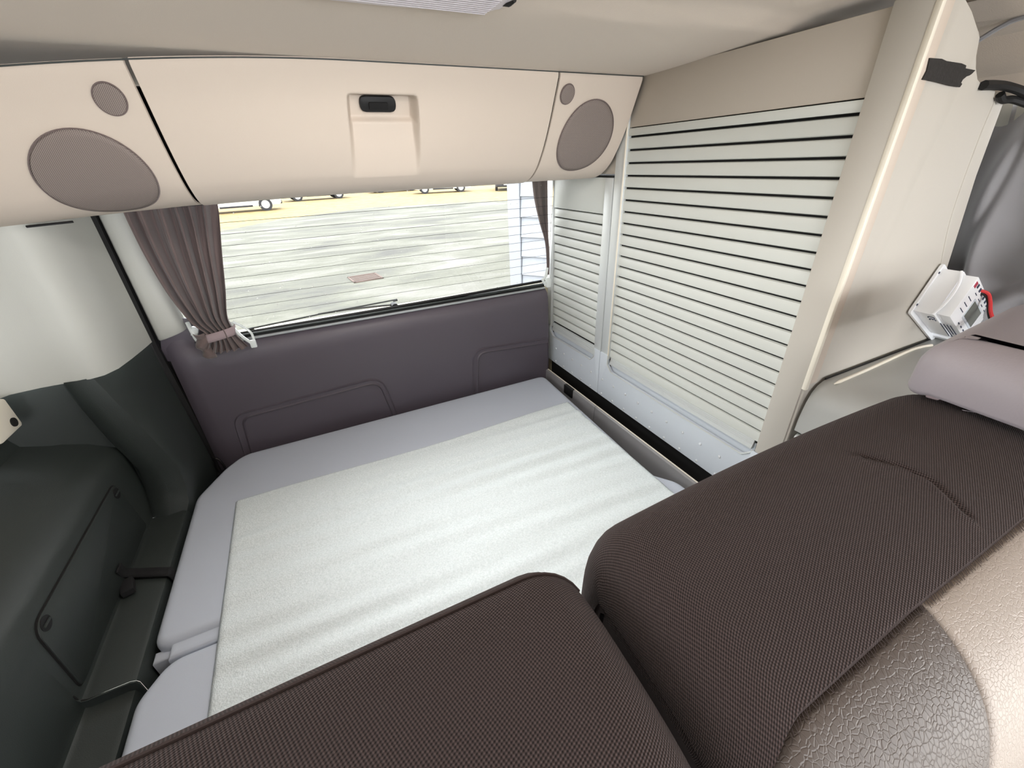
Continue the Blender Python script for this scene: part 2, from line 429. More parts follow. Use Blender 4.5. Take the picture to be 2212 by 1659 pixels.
# light upper lining
us = [(-.652, -2.15), (-.652, .2), (-.652, .6), (-.652, .95), (-.640, 1.06), (-.610, 1.092), (-.566, 1.100), (-.521, 1.100), (-.485, 1.098), (-.463, 1.108), (-.447, 1.135), (-.436, 1.19), (-.427, 1.25), (-.421, 1.298), (-.46, 1.32)]
zs = [.921, .923, .928, 1.0, 1.08, 1.16, 1.24, 1.32, 1.40, 1.47]
bm = bmesh.new()
def upf(i, z):
    x, y = us[i]; lean = .05*max(0, z-1.2)/.27 if i < 5 else 0
    o = -.004 if z < .922 else 0
    k = .006*sm(.93, 1.1, z)*(1 if 4 < i < 12 else 0)
    return (x+lean+o+k, y+(.004 if z < .922 else 0), z)
grid(bm, upf, list(range(3, len(us))), zs, uv=False)
grid(bm, upf, [0, 1, 2, 3], [1.31, 1.36, 1.40, 1.47], uv=False); grid(bm, upf, [0, 1, 2, 3], [.921, .928, .95], uv=False)
newmesh('upper_lining', bm, M['trim'], wl, angle=50)
w2 = thing('window_2', (-.66, .3, .95), 'left side window of the van', None, kind='structure')
boxo('pane', (-.668, -2.1, .93), (-.664, .955, 1.33), M['glass'], w2)
for a, b in (((-.672, -2.1, .94), (-.655, .96, .955)), ((-.672, -2.1, 1.30), (-.655, .96, 1.32)), ((-.672, .94, .94), (-.655, .96, 1.32)), ((-.672, .05, .94), (-.655, .09, 1.32))):
    boxo('frame_bar', a, b, M['seal'], w2, .003)
# hatch with two quarter-turn screws
hp = rpoly([(.642, .562), (1.028, .562), (1.012, .708), (.652, .708)], [.012, .006, .02, .03])
bm = bmesh.new(); prism(bm, hp, lambda a, b, d: (d, a, b), -.5105, -.5065, .0015); hatch = newmesh('hatch_cover', bm, M['dark'], wl)
bm = bmesh.new(); tube(bm, [(-.5098, a, b) for a, b in hp+hp[:1]], .0022, 6); newmesh('hatch_joint', bm, M['black'], wl)
for (ky, kz) in ((.672, .693), (.998, .690)):
    bm = bmesh.new(); cyl(bm, (-.512, ky, kz), (-.5055, ky, kz), .0125, 24); k_ = newmesh('turn_screw', bm, M['seal'], hatch)
    bm = bmesh.new(); box(bm, (-.507, ky-.0095, kz-.002), (-.5035, ky+.0095, kz+.002), .0008); newmesh('grip', bm, M['dark'], k_)
# blind catch at the side window, partly out of frame
bc = thing('blind_catch', (-.64, .98, .88), 'small cream plastic catch with a black hole at the left edge of the view', 'catch')
boxo('catch_plate', (-.625, .98, .868), (-.600, 1.058, .932), M['edge'], bc, .006)
bm = bmesh.new(); cyl(bm, (-.61, 1.036, .886), (-.598, 1.036, .886), .009, 16); newmesh('hole', bm, M['black'], bc)

boxo('wall_front', (-.70, -2.17, 0), (1.30, -2.13, .92), M['dark'])['kind'] = 'structure'
# black door seal between the pillar and the tailgate
bm = bmesh.new(); tube(bm, [(-.418, 1.312, .40), (-.420, 1.312, .60), (-.431, 1.312, .90), (-.428, 1.312, 1.26)], .016, 10); box(bm, (-.47, 1.326, .30), (-.400, 1.330, 1.26))
sl = newmesh('trim_1', bm, M['seal']); tag(sl, 'black rubber seal along the left side of the tailgate', kind='structure')

# tailgate (door) with dark lower lining, light post, window
dr = thing('door_1', (.2, 1.33, 0), 'tailgate of the van seen from inside', None, kind='structure')
sec = [(.30, 1.285), (.56, 1.287), (.70, 1.290), (.82, 1.294), (.85, 1.297), (.868, 1.303), (.878, 1.315), (.882, 1.330)]   # (z, y)
xs = [-.406, -.40, -.385, -.36, -.30, 0, .3, .6, .765]
def tgf(x, i):
    z, y = sec[i]; e = max(0, (-.385-x)/.02)
    dip = .036*sm(-.30, -.36, x) if i > 3 else 0
    return (x, y+.012*e, z+dip*(i-3)/4)
bm = bmesh.new(); grid(bm, tgf, xs, list(range(len(sec))), uv=False)
newmesh('lower_lining', bm, M['rear'], dr, angle=60)
boxo('corner_filler', (-.412, 1.320, .84), (-.285, 1.330, .965), M['rear'], dr, .002, rot=Matrix.Rotation(.28, 3, 'Y'))
def ridge(out, inn):
    bm = bmesh.new(); A = []; hh = .0035
    n = len(out)
    rows = []
    for (xo, zo), (xi, zi) in zip(out, inn):
        o = Vector((xo, 0, zo)); i_ = Vector((xi, 0, zi)); y = 1.2875
        rows.append([bm.verts.new((p.x, y-h, p.z)) for p, h in ((o, -.002), (o.lerp(i_, .12), hh*.8), (o.lerp(i_, .3), hh*.2), (o.lerp(i_, .7), hh*.2), (o.lerp(i_, .85), hh*1.2), (i_, -.002))])
    for i in range(n-1):
        for j in range(5): bm.faces.new((rows[i][j], rows[i][j+1], rows[i+1][j+1], rows[i+1][j]))
    return bm
o1 = [(-.335, .45)]+rpoly([(-.335, .5), (-.322, .672), (.120, .690), (.150, .52)], [0, .05, .06, 0], 8)+[(.155, .45)]
i1 = [(-.308, .45)]+rpoly([(-.308, .5), (-.294, .652), (.105, .668), (.128, .52)], [0, .03, .04, 0], 8)+[(.132, .45)]
newmesh('pressed_ridge', ridge(o1, i1), M['rear'], dr, angle=25)
o2 = [(.425, .45)]+rpoly([(.427, .5), (.446, .712), (.762, .692), (.762, .52)], [0, .05, .0, 0], 8)+[(.762, .45)]
i2 = [(.452, .45)]+rpoly([(.452, .5), (.470, .690), (.760, .670), (.760, .52)], [0, .03, .0, 0], 8)+[(.760, .45)]
newmesh('pressed_ridge', ridge(o2, i2), M['rear'], dr, angle=25)
# light post beside the window
bm = bmesh.new()
prof = [(-.409, 1.330), (-.411, 1.312), (-.405, 1.301), (-.392, 1.296), (-.376, 1.294), (-.360, 1.296), (-.350, 1.302), (-.345, 1.312), (-.343, 1.335)]
grid(bm, lambda i, z: (prof[i][0], prof[i][1]-(0 if z > .92 else -.003), z + (.030*(prof[i][0]+.409)/-.066 if z < .96 else 0)*-1*.6), list(range(len(prof))), [.920, .924, .96, 1.05, 1.15, 1.255], uv=False)
newmesh('post_cover', bm, M['trim'], dr, angle=60)
boxo('upper_lining', (-.41, 1.300, 1.245), (.765, 1.345, 1.40), M['trim'], dr, .004)
boxo('outer_skin', (-.43, 1.345, .1), (.95, 1.38, .885), M['bodyc'], dr, .006)

# window_1 : sill strips, glass, heater wires
wn = thing('window_1', (.25, 1.34, .90), 'heated rear window with water spots', None, kind='structure')
gl = boxo('pane', (-.36, 1.338, .885), (.785, 1.342, 1.275), M['glass'], wn, rot=Matrix.Rotation(math.radians(7), 3, 'X'), piv=(0, 1.34, .885))
boxo('sill_base', (-.40, 1.3235, .855), (.765, 1.3365, .8965), M['seal'], wn)
boxo('sill_strip', (-.345, 1.312, .880), (.762, 1.322, .887), M['sill'], wn, .002)
boxo('sill_strip', (-.345, 1.316, .893), (.764, 1.325, .8975), M['dark'], wn, .002)
bm = bmesh.new(); tube(bm, [(-.35, 1.330, .8955), (.3, 1.330, .9000), (.77, 1.330, .9055)], .0052, 8); newmesh('seal', bm, M['seal'], wn)
for k in range(10):
    z = .944+.0277*k
    bm = bmesh.new(); yy = 1.3365-(z-.885)*.1228; tube(bm, [(-.33, yy, z-.001), (.25, yy, z), (.785, yy, z)], .00055, 5); newmesh('heater_wire', bm, M['steel'], wn)

# rear wiper and body edge outside the pane
wp = thing('rear_wiper', (0, 1.39, .90), 'thin black wiper blade lying outside along the bottom of the rear window', 'wiper')
bm = bmesh.new(); tube(bm, [(-.212, 1.365, .896), (-.21, 1.365, .896), (.0, 1.365, .9065), (.22, 1.365, .913)], .0026, 6); bl = newmesh('blade', bm, M['seal'], wp)
for a, b in (((-.216, 1.365, .894), (-.20, 1.365, .8955)), ((.212, 1.365, .911), (.226, 1.365, .912))):
    bm = bmesh.new(); cyl(bm, a, b, .0042, 10); newmesh('end_cap', bm, M['seal'], bl)
bm = bmesh.new(); tube(bm, [(-.02, 1.372, .9045), (.06, 1.376, .9035), (.14, 1.378, .899), (.215, 1.378, .893)], .0034, 6); newmesh('arm', bm, M['steel'], wp)
bm = bmesh.new(); cyl(bm, (.215, 1.36, .889), (.215, 1.39, .889), .012, 14); newmesh('pivot', bm, M['seal'], wp)
boxo('body_edge', (-.42, 1.352, .870), (.95, 1.40, .8885), M['bodyc'], dr, .004)

# ------------------------------------------------------------------ overhead locker across the rear
PF = [(.916, 1.466), (.916, 1.456), (.933, 1.418), (.952, 1.377), (.977, 1.333), (1.004, 1.297), (1.022, 1.280), (1.043, 1.266), (1.066, 1.257), (1.095, 1.252), (1.16, 1.250), (1.33, 1.252)]
PS = spline([(0, a, b) for a, b in PF], 6)
PL = [0]
for i in range(1, len(PS)): PL.append(PL[-1]+(PS[i]-PS[i-1]).length)
def dz(x): return -.125*max(0., .15-x)**2
def loc_pt(x, s, off=0):
    """point on the locker front; s = arc length from the top, off = outwards"""
    s = max(0, min(PL[-1]-1e-6, s)); i = 0
    while PL[i+1] < s: i += 1
    t = (s-PL[i])/(PL[i+1]-PL[i]); p = PS[i].lerp(PS[i+1], t); d = (PS[i+1]-PS[i]).normalized()
    n = Vector((0, d.z, -d.y))
    top = 1-sm(1.25, 1.30, p.z)*0
    return Vector((x, p.y, p.z+dz(x)*sm(1.20, 1.44, p.z)*1.0 + dz(x)*.35*(1-sm(1.20, 1.44, p.z)))) + n*off
def s_of_z(z, x=.3):
    for i in range(len(PS)-1):
        if PS[i+1].z <= z: return PL[i]+(PL[i+1]-PL[i])*(PS[i].z-z)/max(1e-9, PS[i].z-PS[i+1].z)
    return PL[-1]
lk = thing('overhead_locker', (.2, 1.1, 1.25), 'long beige overhead locker above the rear window with round speakers at both ends', 'locker')
SE = PL[-1]
svals = lsp(0, .34, 46)+lsp(.35, SE, 10)
def seg_panel(name, x0, x1, off, disp=None, xs=None, sv=None):
    bm = bmesh.new(); e = .004
    xs = xs or lsp(x0, x1, 24)
    xs = [x0, x0+.0012]+[x for x in xs if x0+.002 < x < x1-.002]+[x1-.0012, x1]
    def fn(x, s):
        o = off - (e*1.0 if (x-x0 < .0006 or x1-x < .0006) else 0)
        return loc_pt(x, s, o+(disp(x, s) if disp else 0))
    grid(bm, fn, xs, sv or svals)
    return newmesh(name, bm, M['locker'], lk, angle=40)
ZTOP = s_of_z(1.411); ZBOT = s_of_z(1.281)
def recess(x, s):
    t = (s-ZTOP)/(ZBOT-ZTOP)
    if t < -.12 or t > 1.05: return 0
    cx = .1925; hw = .063+.008*t
    ed = sm(hw+.004, hw-.008, abs(x-cx))
    dep = .034*sm(-.07, .02, t)
    # floor comes forward below the latch, then rises to nothing
    ramp = .034-.012*sm(.25, .30, t)-.022*max(0, min(1, (t-.29)/.68))
    inner = sm(hw-.002, hw-.014, abs(x-cx))
    d = dep*ed if t < .24 else ed*ramp
    return -d
xs_ = sorted(set(lsp(-.171, .562, 60)+lsp(.11, .275, 110)))
sv_ = sorted(set([round(v, 5) for v in svals]+[round(v, 5) for v in lsp(ZTOP-.03, ZBOT+.02, 90)]))
door = seg_panel('locker_door', -.171, .562, .002, recess, xs_, sv_)
# latch in the recess
sA = ZTOP+.008; bm = bmesh.new()
cl = loc_pt(.187, ZTOP+.016, -.028); nrm = (loc_pt(.185, ZTOP+.012, 1)-loc_pt(.185, ZTOP+.012, 0)); dn = (loc_pt(.185, ZTOP+.02)-loc_pt(.185, ZTOP+.005)).normalized()
def lf(a, b, d): return Vector((cl.x, 0, 0))+Vector((a, 0, 0))+Vector((0, cl.y, cl.z))+dn*b+nrm*d
nrm = nrm.normalized()
lp = rpoly([(-.034, -.0135), (.034, -.0135), (.034, .0125), (-.034, .0125)], .011, 6)
prism(bm, lp, lf, -.004, .004, .001); latch = newmesh('latch', bm, M['seal'], door)
bm = bmesh.new(); prism(bm, rpoly([(-.018, -.005), (.018, -.005), (.018, .007), (-.018, .007)], .002, 3), lf, .004, .0085, .001)
newmesh('release_bar', bm, M['black'], latch)
def speaker(panel, cx, cs, rx, rs, name):
    bm = bmesh.new(); lay = bm.loops.layers.uv.verify()
    nr, na = 10, 48; R = []
    def P(r, k):
        a = 2*PI*k/na; x = cx+rx*r*math.cos(a); s = cs+rs*r*math.sin(a)
        o = .0035+.0015*(1-r*r) if r < .97 else (.0035 if r < .99 else .000)
        return loc_pt(x, s, o), (x, s)
    c, cuv = P(0, 0); cv = bm.verts.new(c); prev = None; puv = None
    for i in range(1, nr+2):
        r = i/nr*.975 if i <= nr else 1.0
        row = []; uvr = []
        for k in range(na):
            p, u = P(r, k); row.append(bm.verts.new(p)); uvr.append(u)
        for k in range(na):
            k2 = (k+1) % na
            if prev is None:
                f = bm.faces.new((cv, row[k], row[k2])); uu = (cuv, uvr[k], uvr[k2])
            else:
                f = bm.faces.new((prev[k], row[k], row[k2], prev[k2])); uu = (puv[k], uvr[k], uvr[k2], puv[k2])
            for l, q in zip(f.loops, uu): l[lay].uv = q
        prev, puv = row, uvr
    g = newmesh(name, bm, M['grille'], panel, angle=60)
    bm = bmesh.new(); pts = [loc_pt(cx+(rx+.0006)*math.cos(a), cs+(rs+.0006)*math.sin(a), .002) for a in [2*PI*k/64 for k in range(65)]]
    tube(bm, pts, .0011, 5, cap=False); newmesh('grille_gap', bm, M['curtain'], g)
pl = seg_panel('speaker_panel', -.56, -.176, 0); pr = seg_panel('speaker_panel', .566, .7905, 0)
speaker(pl, -.2875, (s_of_z(1.39)+s_of_z(1.262))/2+.004, .0765, .089, 'speaker_grille')
speaker(pl, -.2140, s_of_z(1.421), .0185, .0215, 'tweeter_grille')
speaker(pr, .6745, (s_of_z(1.415)+s_of_z(1.281))/2, .0745, .086, 'speaker_grille')
speaker(pr, .5925, s_of_z(1.428), .0165, .0185, 'tweeter_grille')
# body behind the fronts
bm = bmesh.new(); grid(bm, lambda x, s: loc_pt(x, s, -.07 if .02 < s < .33 else -.012), [-.56, .797], lsp(0, SE, 24), uv=False)
newmesh('locker_body', bm, M['black'], lk)

bm = bmesh.new(); tube(bm, [Vector((x, .9135, 1.4640+dz(x))) for x in lsp(-.56, .79, 40)], .0011, 6); newmesh('top_gap', bm, M['dark'], lk)
bm = bmesh.new(); tube(bm, [(-.452, 1.10, 1.2275), (-.42, 1.10, 1.229), (-.385, 1.10, 1.2305)], .0022, 6); newmesh('slot', bm, M['seal'], pl)
# ceiling lamp
lp_ = thing('ceiling_lamp', (.19, .55, 1.476), 'flat ribbed white ceiling lamp cut off by the top of the view', 'lamp')
bm = bmesh.new()
prism(bm, rpoly([(.04, .46), (.296, .46), (.288, .635), (.15, .647), (.04, .647)], .03, 8), lambda a, b, d: (a, b, d), 1.478, 1.4705, .003); newmesh('lens', bm, M['lens'], lp_)
for k in range(26):
    y = .47+k*.0066
    bm = bmesh.new(); box(bm, (.06, y, 1.4692), (.278, y+.003, 1.4712), .0006, 1); newmesh('rib', bm, M['lens'], lp_)
bm = bmesh.new(); tube(bm, [(.288, .604, 1.4715), (.291, .592, 1.4715), (.293, .58, 1.4715)], [.001, .0045, .003], 8); newmesh('notch', bm, M['seal'], lp_)

L_ = bpy.data.lights.new('lamp_glow', 'AREA'); L_.shape = 'RECTANGLE'; L_.size = .22; L_.size_y = .15; L_.energy = 1.6; L_.color = (1, .96, .92)
lo_ = bpy.data.objects.new('lamp_glow', L_); COL.objects.link(lo_); lo_.location = (.165, .55, 1.466); setpar(lo_, lp_)
# ------------------------------------------------------------------ cabinets with roller slats
XC = .80
def slat_mesh(length, h):
    me = bpy.data.meshes.new('slat'); bm = bmesh.new()
    pr = [(.004, -h/2), (-.001, -h/2+.0003), (-.0030, -h/2+.0016), (-.0038, -h*.15), (-.0036, h*.25), (-.0022, h/2-.0016), (.0, h/2-.0003), (.004, h/2)]
    A = [bm.verts.new((x, -length/2, z)) for x, z in pr]; B = [bm.verts.new((x, length/2, z)) for x, z in pr]
    for i in range(len(pr)-1): bm.faces.new((A[i], A[i+1], B[i+1], B[i]))
    bm.faces.new(A); bm.faces.new(B[::-1]); bm.faces.new((A[0], B[0], B[-1], A[-1]))
    bmesh.ops.recalc_face_normals(bm, faces=bm.faces); bm.to_mesh(me); bm.free(); me.materials.append(M['cab'])
    me.shade_smooth(); me.set_sharp_from_angle(angle=math.radians(40)); return me
def slats(root, y0, y1, ztop, n, pitch, gap):
    me = slat_mesh(y1-y0, pitch-gap)
    for k in range(n):
        o = bpy.data.objects.new('slat', me); COL.objects.link(o); o.location = (XC+.003, (y0+y1)/2, ztop-pitch*(k+.5)); setpar(o, root)
def plate(root, y0, y1, yi0, yi1, zl, zt0, zt1, zb=.579):
    """perforated kick plate with raised ends"""
    poly = [(y0, zb), (y1, zb), (y1, zt1), (yi1+.0035, zt1), (yi1+.0035, zl+.02), (yi1-.018, zl), (yi0+.018, zl), (yi0-.0035, zl+.02), (yi0-.0035, zt0), (y0, zt0)]
    poly = rpoly(poly, [.001, .001, .004, .004, .012, .012, .012, .012, .004, .004], 5)
    bm = bmesh.new(); prism(bm, poly, lambda a, b, d: (d, a, b), XC+.001, XC-.008, .0012); p = newmesh('kick_plate', bm, M['plate'], root)
    top = rpoly([(yi1+.0035, zt1), (yi1+.0035, zl+.02), (yi1-.018, zl), (yi0+.018, zl), (yi0-.0035, zl+.02), (yi0-.0035, zt0)], [0, .012, .012, .012, .012, 0], 5)
    bm = bmesh.new(); tube(bm, [(XC-.008, a, b) for a, b in top], .0022, 6); newmesh('lip', bm, M['alu'], p)
    bm = bmesh.new(); n = max(2, round((y1-y0)/.0594)); d = 0
    yy = y1-.022
    while yy > y0+.01:
        for zz in (.643, .588):
            bmesh.ops.create_uvsphere(bm, u_segments=8, v_segments=5, radius=.0043, matrix=Matrix.Translation((XC-.0085, yy, zz)) @ Matrix.Diagonal((.55, 1, 1, 1)))
        yy -= .0588
    s = newmesh('stud', bm, M['studm'], p); s['kind'] = 'stuff'
    return p
def grip(root, y0, y1):
    bm = bmesh.new()
    prism(bm, [(XC+.006, .739), (XC+.001, .737), (XC-.001, .724), (XC-.0045, .713), (XC-.0045, .709), (XC+.004, .709)], lambda a, b, d: (a, d, b), y0, y1, .0005)
    g = newmesh('grip_rail', bm, M['alu'], root, angle=20)
    boxo('slot_shade_strip', (XC+.0055, y0-.003, .676), (XC+.0083, y1+.003, .722), M['plate'], root)  # added grey strip, gives the slot a grey shadow tone instead of black
    for k in range(4):
        bm = bmesh.new(); z = .732-.004*k; x = XC-.0002-.0009*k
        tube(bm, [(x, y0+.002, z), (x, y1-.002, z)], .0007, 5); newmesh('groove_line', bm, M['alu'], g)
wc = thing('wardrobe_cabinet', (.95, .69, .55), 'tall wide grey cabinet with a closed roller shutter of horizontal slats', 'cabinet')
boxo('carcass', (XC+.0085, .386, .585), (.90, .995, 1.455), M['black'], wc)
boxo('top_panel', (XC-.001, .430, 1.3665), (XC+.008, .957, 1.470), M['cabpanel'], wc, .001)
boxo('head_strip', (XC-.003, .430, 1.3485), (XC+.006, .957, 1.3645), M['cab'], wc, .001)
slats(wc, .430, .957, 1.3465, 21, .0294, .0040)
grip(wc, .440, .952)
plate(wc, .400, .9975, .438, .955, .686, .712, .738)
bm = bmesh.new(); box(bm, (XC-.006, .957, .725), (XC+.008, .9965, 1.40), .002); newmesh('stile', bm, M['alu'], wc)
bm = bmesh.new(); box(bm, (XC-.0085, .957, .725), (XC-.005, .9612, 1.378), .001); newmesh('stile_edge', bm, M['edge'], wc)
boxo('filler_panel', (XC+.001, .9975, 1.262), (XC+.01, 1.12, 1.45), M['cabpanel'], wc)
boxo('stile', (XC-.007, .380, .700), (XC+.008, .430, 1.475), M['side'], wc, .002)
boxo('stile_foot', (XC-.0105, .378, .580), (XC+.006, .436, .712), M['plate'], wc, .003)
# side panel facing the seats (follows the van wall)
sp = [(XC-.003, .60), (1.26, .60), (1.262, .885), (1.258, .90), (1.176, 1.058), (1.113, 1.25), (1.093, 1.358), (1.087, 1.363), (1.05, 1.363), (1.046, 1.375), (1.030, 1.378), (.983, 1.381), (.972, 1.386),
      (.952, 1.398), (.939, 1.411), (.935, 1.421), (.930, 1.433), (.921, 1.439), (.907, 1.444), (.880, 1.457), (.855, 1.466), (.83, 1.474), (XC-.003, 1.477)]
bm = bmesh.new(); prism(bm, sp, lambda a, b, d: (a, d, b), .385, .376, .0015); sidep = newmesh('side_panel', bm, M['side'], wc, angle=30)
boxo('edge_strip', (XC-.0075, .3725, .895), (XC+.002, .381, 1.476), M['edge'], wc, .002)
boxo('edge_strip', (XC+.002, .3735, .906), (XC+.024, .378, 1.476), M['locker'], wc, .001)
bm = bmesh.new(); tube(bm, spline([(1.20, .3765, .95), (1.150, .3765, 1.06), (1.088, .3765, 1.18), (1.062, .3765, 1.30), (1.058, .3765, 1.36)], 8), .0022, 6); newmesh('bead', bm, M['side'], sidep)

sc_ = thing('narrow_cabinet', (.95, 1.18, .55), 'narrow tall grey cabinet with a roller shutter in the rear corner beside the window', 'cabinet')
boxo('carcass', (XC+.0085, 1.001, .585), (1.06, 1.362, 1.250), M['black'], sc_)
boxo('top_panel', (XC-.002, 1.037, 1.158), (XC+.006, 1.318, 1.2535), M['cab'], sc_, .001)
boxo('stile', (XC-.008, 1.3175, .722), (XC+.008, 1.357, 1.2535), M['alu'], sc_, .002)
boxo('stile', (XC-.006, 1.0005, .722), (XC+.008, 1.0365, 1.2535), M['alu'], sc_, .002)
slats(sc_, 1.0375, 1.3165, 1.1565, 14, .0294, .0034)
grip(sc_, 1.040, 1.314)
plate(sc_, .9995, 1.357, 1.034, 1.318, .687, .738, .730)
boxo('dark_gap_sheet', (XC-.004, 1.0, 1.2545), (1.0, 1.345, 1.2585), M['black'], sc_)  # added black sheet, its colour stands for the dark gap under the locker
boxo('trim_3', (.815, .40, .40), (1.0, 1.362, .580), M['black'])['kind'] = 'structure'

# torn black tape on the side panel
tp = [(.7995, 1.4035), (.830, 1.4040), (.845, 1.4022), (.888, 1.4015), (.903, 1.3998), (.9045, 1.3965), (.935, 1.3955), (.929, 1.391), (.924, 1.3888), (.917, 1.3875), (.9095, 1.3835), (.908, 1.3795), (.9125, 1.3785), (.910, 1.3745), (.88, 1.3755), (.84, 1.3785), (.8205, 1.3795), (.800, 1.3800), (.8035, 1.390)]
def tf(x, z):
    return (x, z)
bm = bmesh.new()
prism(bm, [(a+.009, b) for a, b in tp], lambda a, b, d: (a, d, b), .3735, .3718)
tape = newmesh('tape_strip', bm, M['tape']); tag(tape, 'short torn strip of black tape stuck on the pale side panel near the ceiling', 'tape')

# headliner cove and window surround on the right (beyond the panel)
bm = bmesh.new()
cv = [(.93, 1.478), (.96, 1.472), (1.00, 1.460), (1.03, 1.450), (1.045, 1.447), (1.050, 1.440), (1.058, 1.428), (1.066, 1.415), (1.080, 1.405), (1.092, 1.398), (1.098, 1.388), (1.106, 1.376), (1.12, 1.368)]
grid(bm, lambda i, y: (cv[i][0], y, cv[i][1]), list(range(len(cv))), lsp(.45, -.75, 16), uv=False)
rw = thing('wall_right', (1.1, 0, 0), 'right side of the van with curtained window', None, kind='structure')
newmesh('cove', bm, M['liner'], rw, angle=25)
bm = bmesh.new(); tube(bm, spline([(1.00, .410, 1.436), (1.00, .403, 1.441), (1.002, .385, 1.452), (1.002, .364, 1.458), (1.0, .30, 1.460)], 6), .0035, 6); newmesh('liner_seam', bm, M['curtain2'], rw)
bm = bmesh.new(); grid(bm, lambda x, i: ((1.125, y_, z_) if False else (x, [.45, -.75][i], 0)), [0, 1], [0, 1], uv=False); bm.free()
bm = bmesh.new()
wlr = [(1.125, 1.37), (1.16, 1.30), (1.22, 1.15), (1.28, 1.0), (1.30, .9), (1.30, 0)]
grid(bm, lambda i, y: (wlr[i][0]+.03, y, wlr[i][1]), list(range(len(wlr))), [.38, -.75], uv=False); newmesh('side_lining', bm, M['trim'], rw)
bm = bmesh.new(); grid(bm, lambda i, y: (wlr[i][0]+.03, y, wlr[i][1]), list(range(len(wlr))), [.386, 1.38], uv=False); newmesh('side_lining', bm, M['trim'], rw)
# rubber curtain rail
cr = thing('curtain_rail', (1.08, .36, 1.37), 'curved black curtain rail above the grey side curtain', 'rail')
bm = bmesh.new(); tube(bm, spline([(.985, .371, 1.3785), (1.02, .370, 1.3795), (1.05, .366, 1.378), (1.08, .356, 1.371), (1.10, .340, 1.357), (1.115, .31, 1.335), (1.13, .26, 1.30)], 8), .0065, 8); newmesh('rail', bm, M['seal'], cr)
bm = bmesh.new(); tube(bm, spline([(1.050, .370, 1.368), (1.062, .368, 1.361), (1.08, .362, 1.361), (1.10, .345, 1.352)], 6), .0055, 8); newmesh('slider', bm, M['seal'], cr)

# grey side curtain
def sidecurtain():
    bm = bmesh.new()
    def fn(v, t):
        z = 1.362-.45*v; x = 1.150+.135*v+.02*v*v
        y = .425-t*.68
        k = 30+5*math.sin(3*v)
        ph = t*k+1.8*v+1.2*math.sin(4.5*v+2*t)
        a = .018+.008*math.sin(9*t+2*v)
        x2 = x+a*math.sin(ph)+.004*math.sin(ph*2.3+1)
        # two diagonal swags
        d = (t-.10-.42*(1-v)); x2 -= .030*math.exp(-(d/.026)**2)
        d = (t-.02-.10*(1-v)); x2 += .024*math.exp(-(d/.022)**2)
        return (x2, y+.006*math.cos(ph), z)
    grid(bm, fn, lsp(0, 1, 70), lsp(0, 1, 160))
    o = newmesh('side_curtain', bm, M['curtain2'], angle=180)
    o.modifiers.new('t', 'SOLIDIFY').thickness = .0015
    tag(o, 'grey cloth curtain hanging in loose folds over the right side window', 'curtain')
sidecurtain()

# worktop unit in front of the side panel
kt = thing('worktop_unit', (1.0, .1, .0), 'grey worktop unit with rounded front edge beside the tall cabinet', 'cabinet')
ks = [(1.275, .60), (1.275, .908), (.862, .908), (.842, .906), (.826, .899), (.814, .886), (.806, .865), (.801, .828), (.799, .803), (.805, .800), (.83, .800), (.83, .60)]
bm = bmesh.new(); prism(bm, ks, lambda a, b, d: (a, d, b), .3715, -.30, .002); newmesh('worktop', bm, M['kit'], kt, angle=25)
for k in range(5):
    bm = bmesh.new(); z = .783-.022*k; cyl(bm, (.811, .368, z), (.811, -.28, z), .0098, 14); newmesh('roller_slat', bm, M['alu'], kt)
boxo('body', (.822, -.28, .02), (1.27, .371, .60), M['cab'], kt)
bm = bmesh.new(); tube(bm, spline([(.838, .350, .909), (.95, .353, .909), (1.12, .360, .909), (1.17, .358, .909), (1.20, .352, .909)], 6), [.0012]+[.0032]*23+[.0032], 6) ; newmesh('hinge_rod', bm, M['edge'], kt)

bm = bmesh.new(); tube(bm, [(.845, .3705, .9085), (1.255, .3705, .9085)], .0018, 5); newmesh('back_gap', bm, M['seal'], kt)
# charge controller leaning against the panel
ev = Vector((.044, 0, .0783)).normalized(); e3 = Vector((.0783, 0, -.044)).normalized(); e1 = Vector((0, -1, 0))
O = Vector((1.080, .3725, 1.006)); Ld, Lh, Lw = .062, .0905, .190
def dv(a, b, d): return O+e3*a+ev*b+e1*d
ct = thing('charge_controller', tuple(dv(.19, 0, 0)), 'small white electrical control box with a display, leaning on its corner against the panel', 'controller')
bm = bmesh.new(); fl = rpoly([(-.006, -.008), (Lw+.006, -.008), (Lw+.006, Lh+.008), (-.006, Lh+.008)], .006, 5)
prism(bm, fl, dv, 0, .005, .001); newmesh('flange', bm, M['white'], ct)
bm = bmesh.new(); bp_ = [(0, 0), (.150, 0), (.150, .006), (.174, .006), (.174, 0), (Lw, 0), (Lw, Lh), (0, Lh)]
prism(bm, bp_, dv, .005, Ld*.62, .001); hs = newmesh('housing', bm, M['white'], ct)
# curved shroud on the left flank, then the raised front block
bm = bmesh.new(); fr = [(.004, .004), (Lw-.012, .004), (Lw-.012, Lh-.004), (.004, Lh-.004)]
prism(bm, rpoly(fr, .002, 2), dv, Ld*.62, Ld*.97, .0012); newmesh('front_block', bm, M['white'], ct)
bm = bmesh.new(); arc = [(d, b) for b, d in [(0.0, .036), (.02, .0415), (.045, .044), (.07, .0415), (Lh, .034)]]
A = spline([dv(-.0015, b, d) for d, b in arc], 6); tube(bm, A, .0022, 6); newmesh('rib', bm, M['white'], ct)
for b in (.012, Lh-.010):
    bm = bmesh.new(); q = dv(-.003, b, .0052); cyl(bm, q-e1*.001, q+e1*.0008, .0022, 10); newmesh('screw_hole', bm, M['ink'], ct)
def dbox(name, a0, a1, b0, b1, d0, d1, m, parent=ct):
    bm = bmesh.new(); prism(bm, [(a0, b0), (a1, b0), (a1, b1), (a0, b1)], dv, d0, d1); return newmesh(name, bm, m, parent, smooth=False)
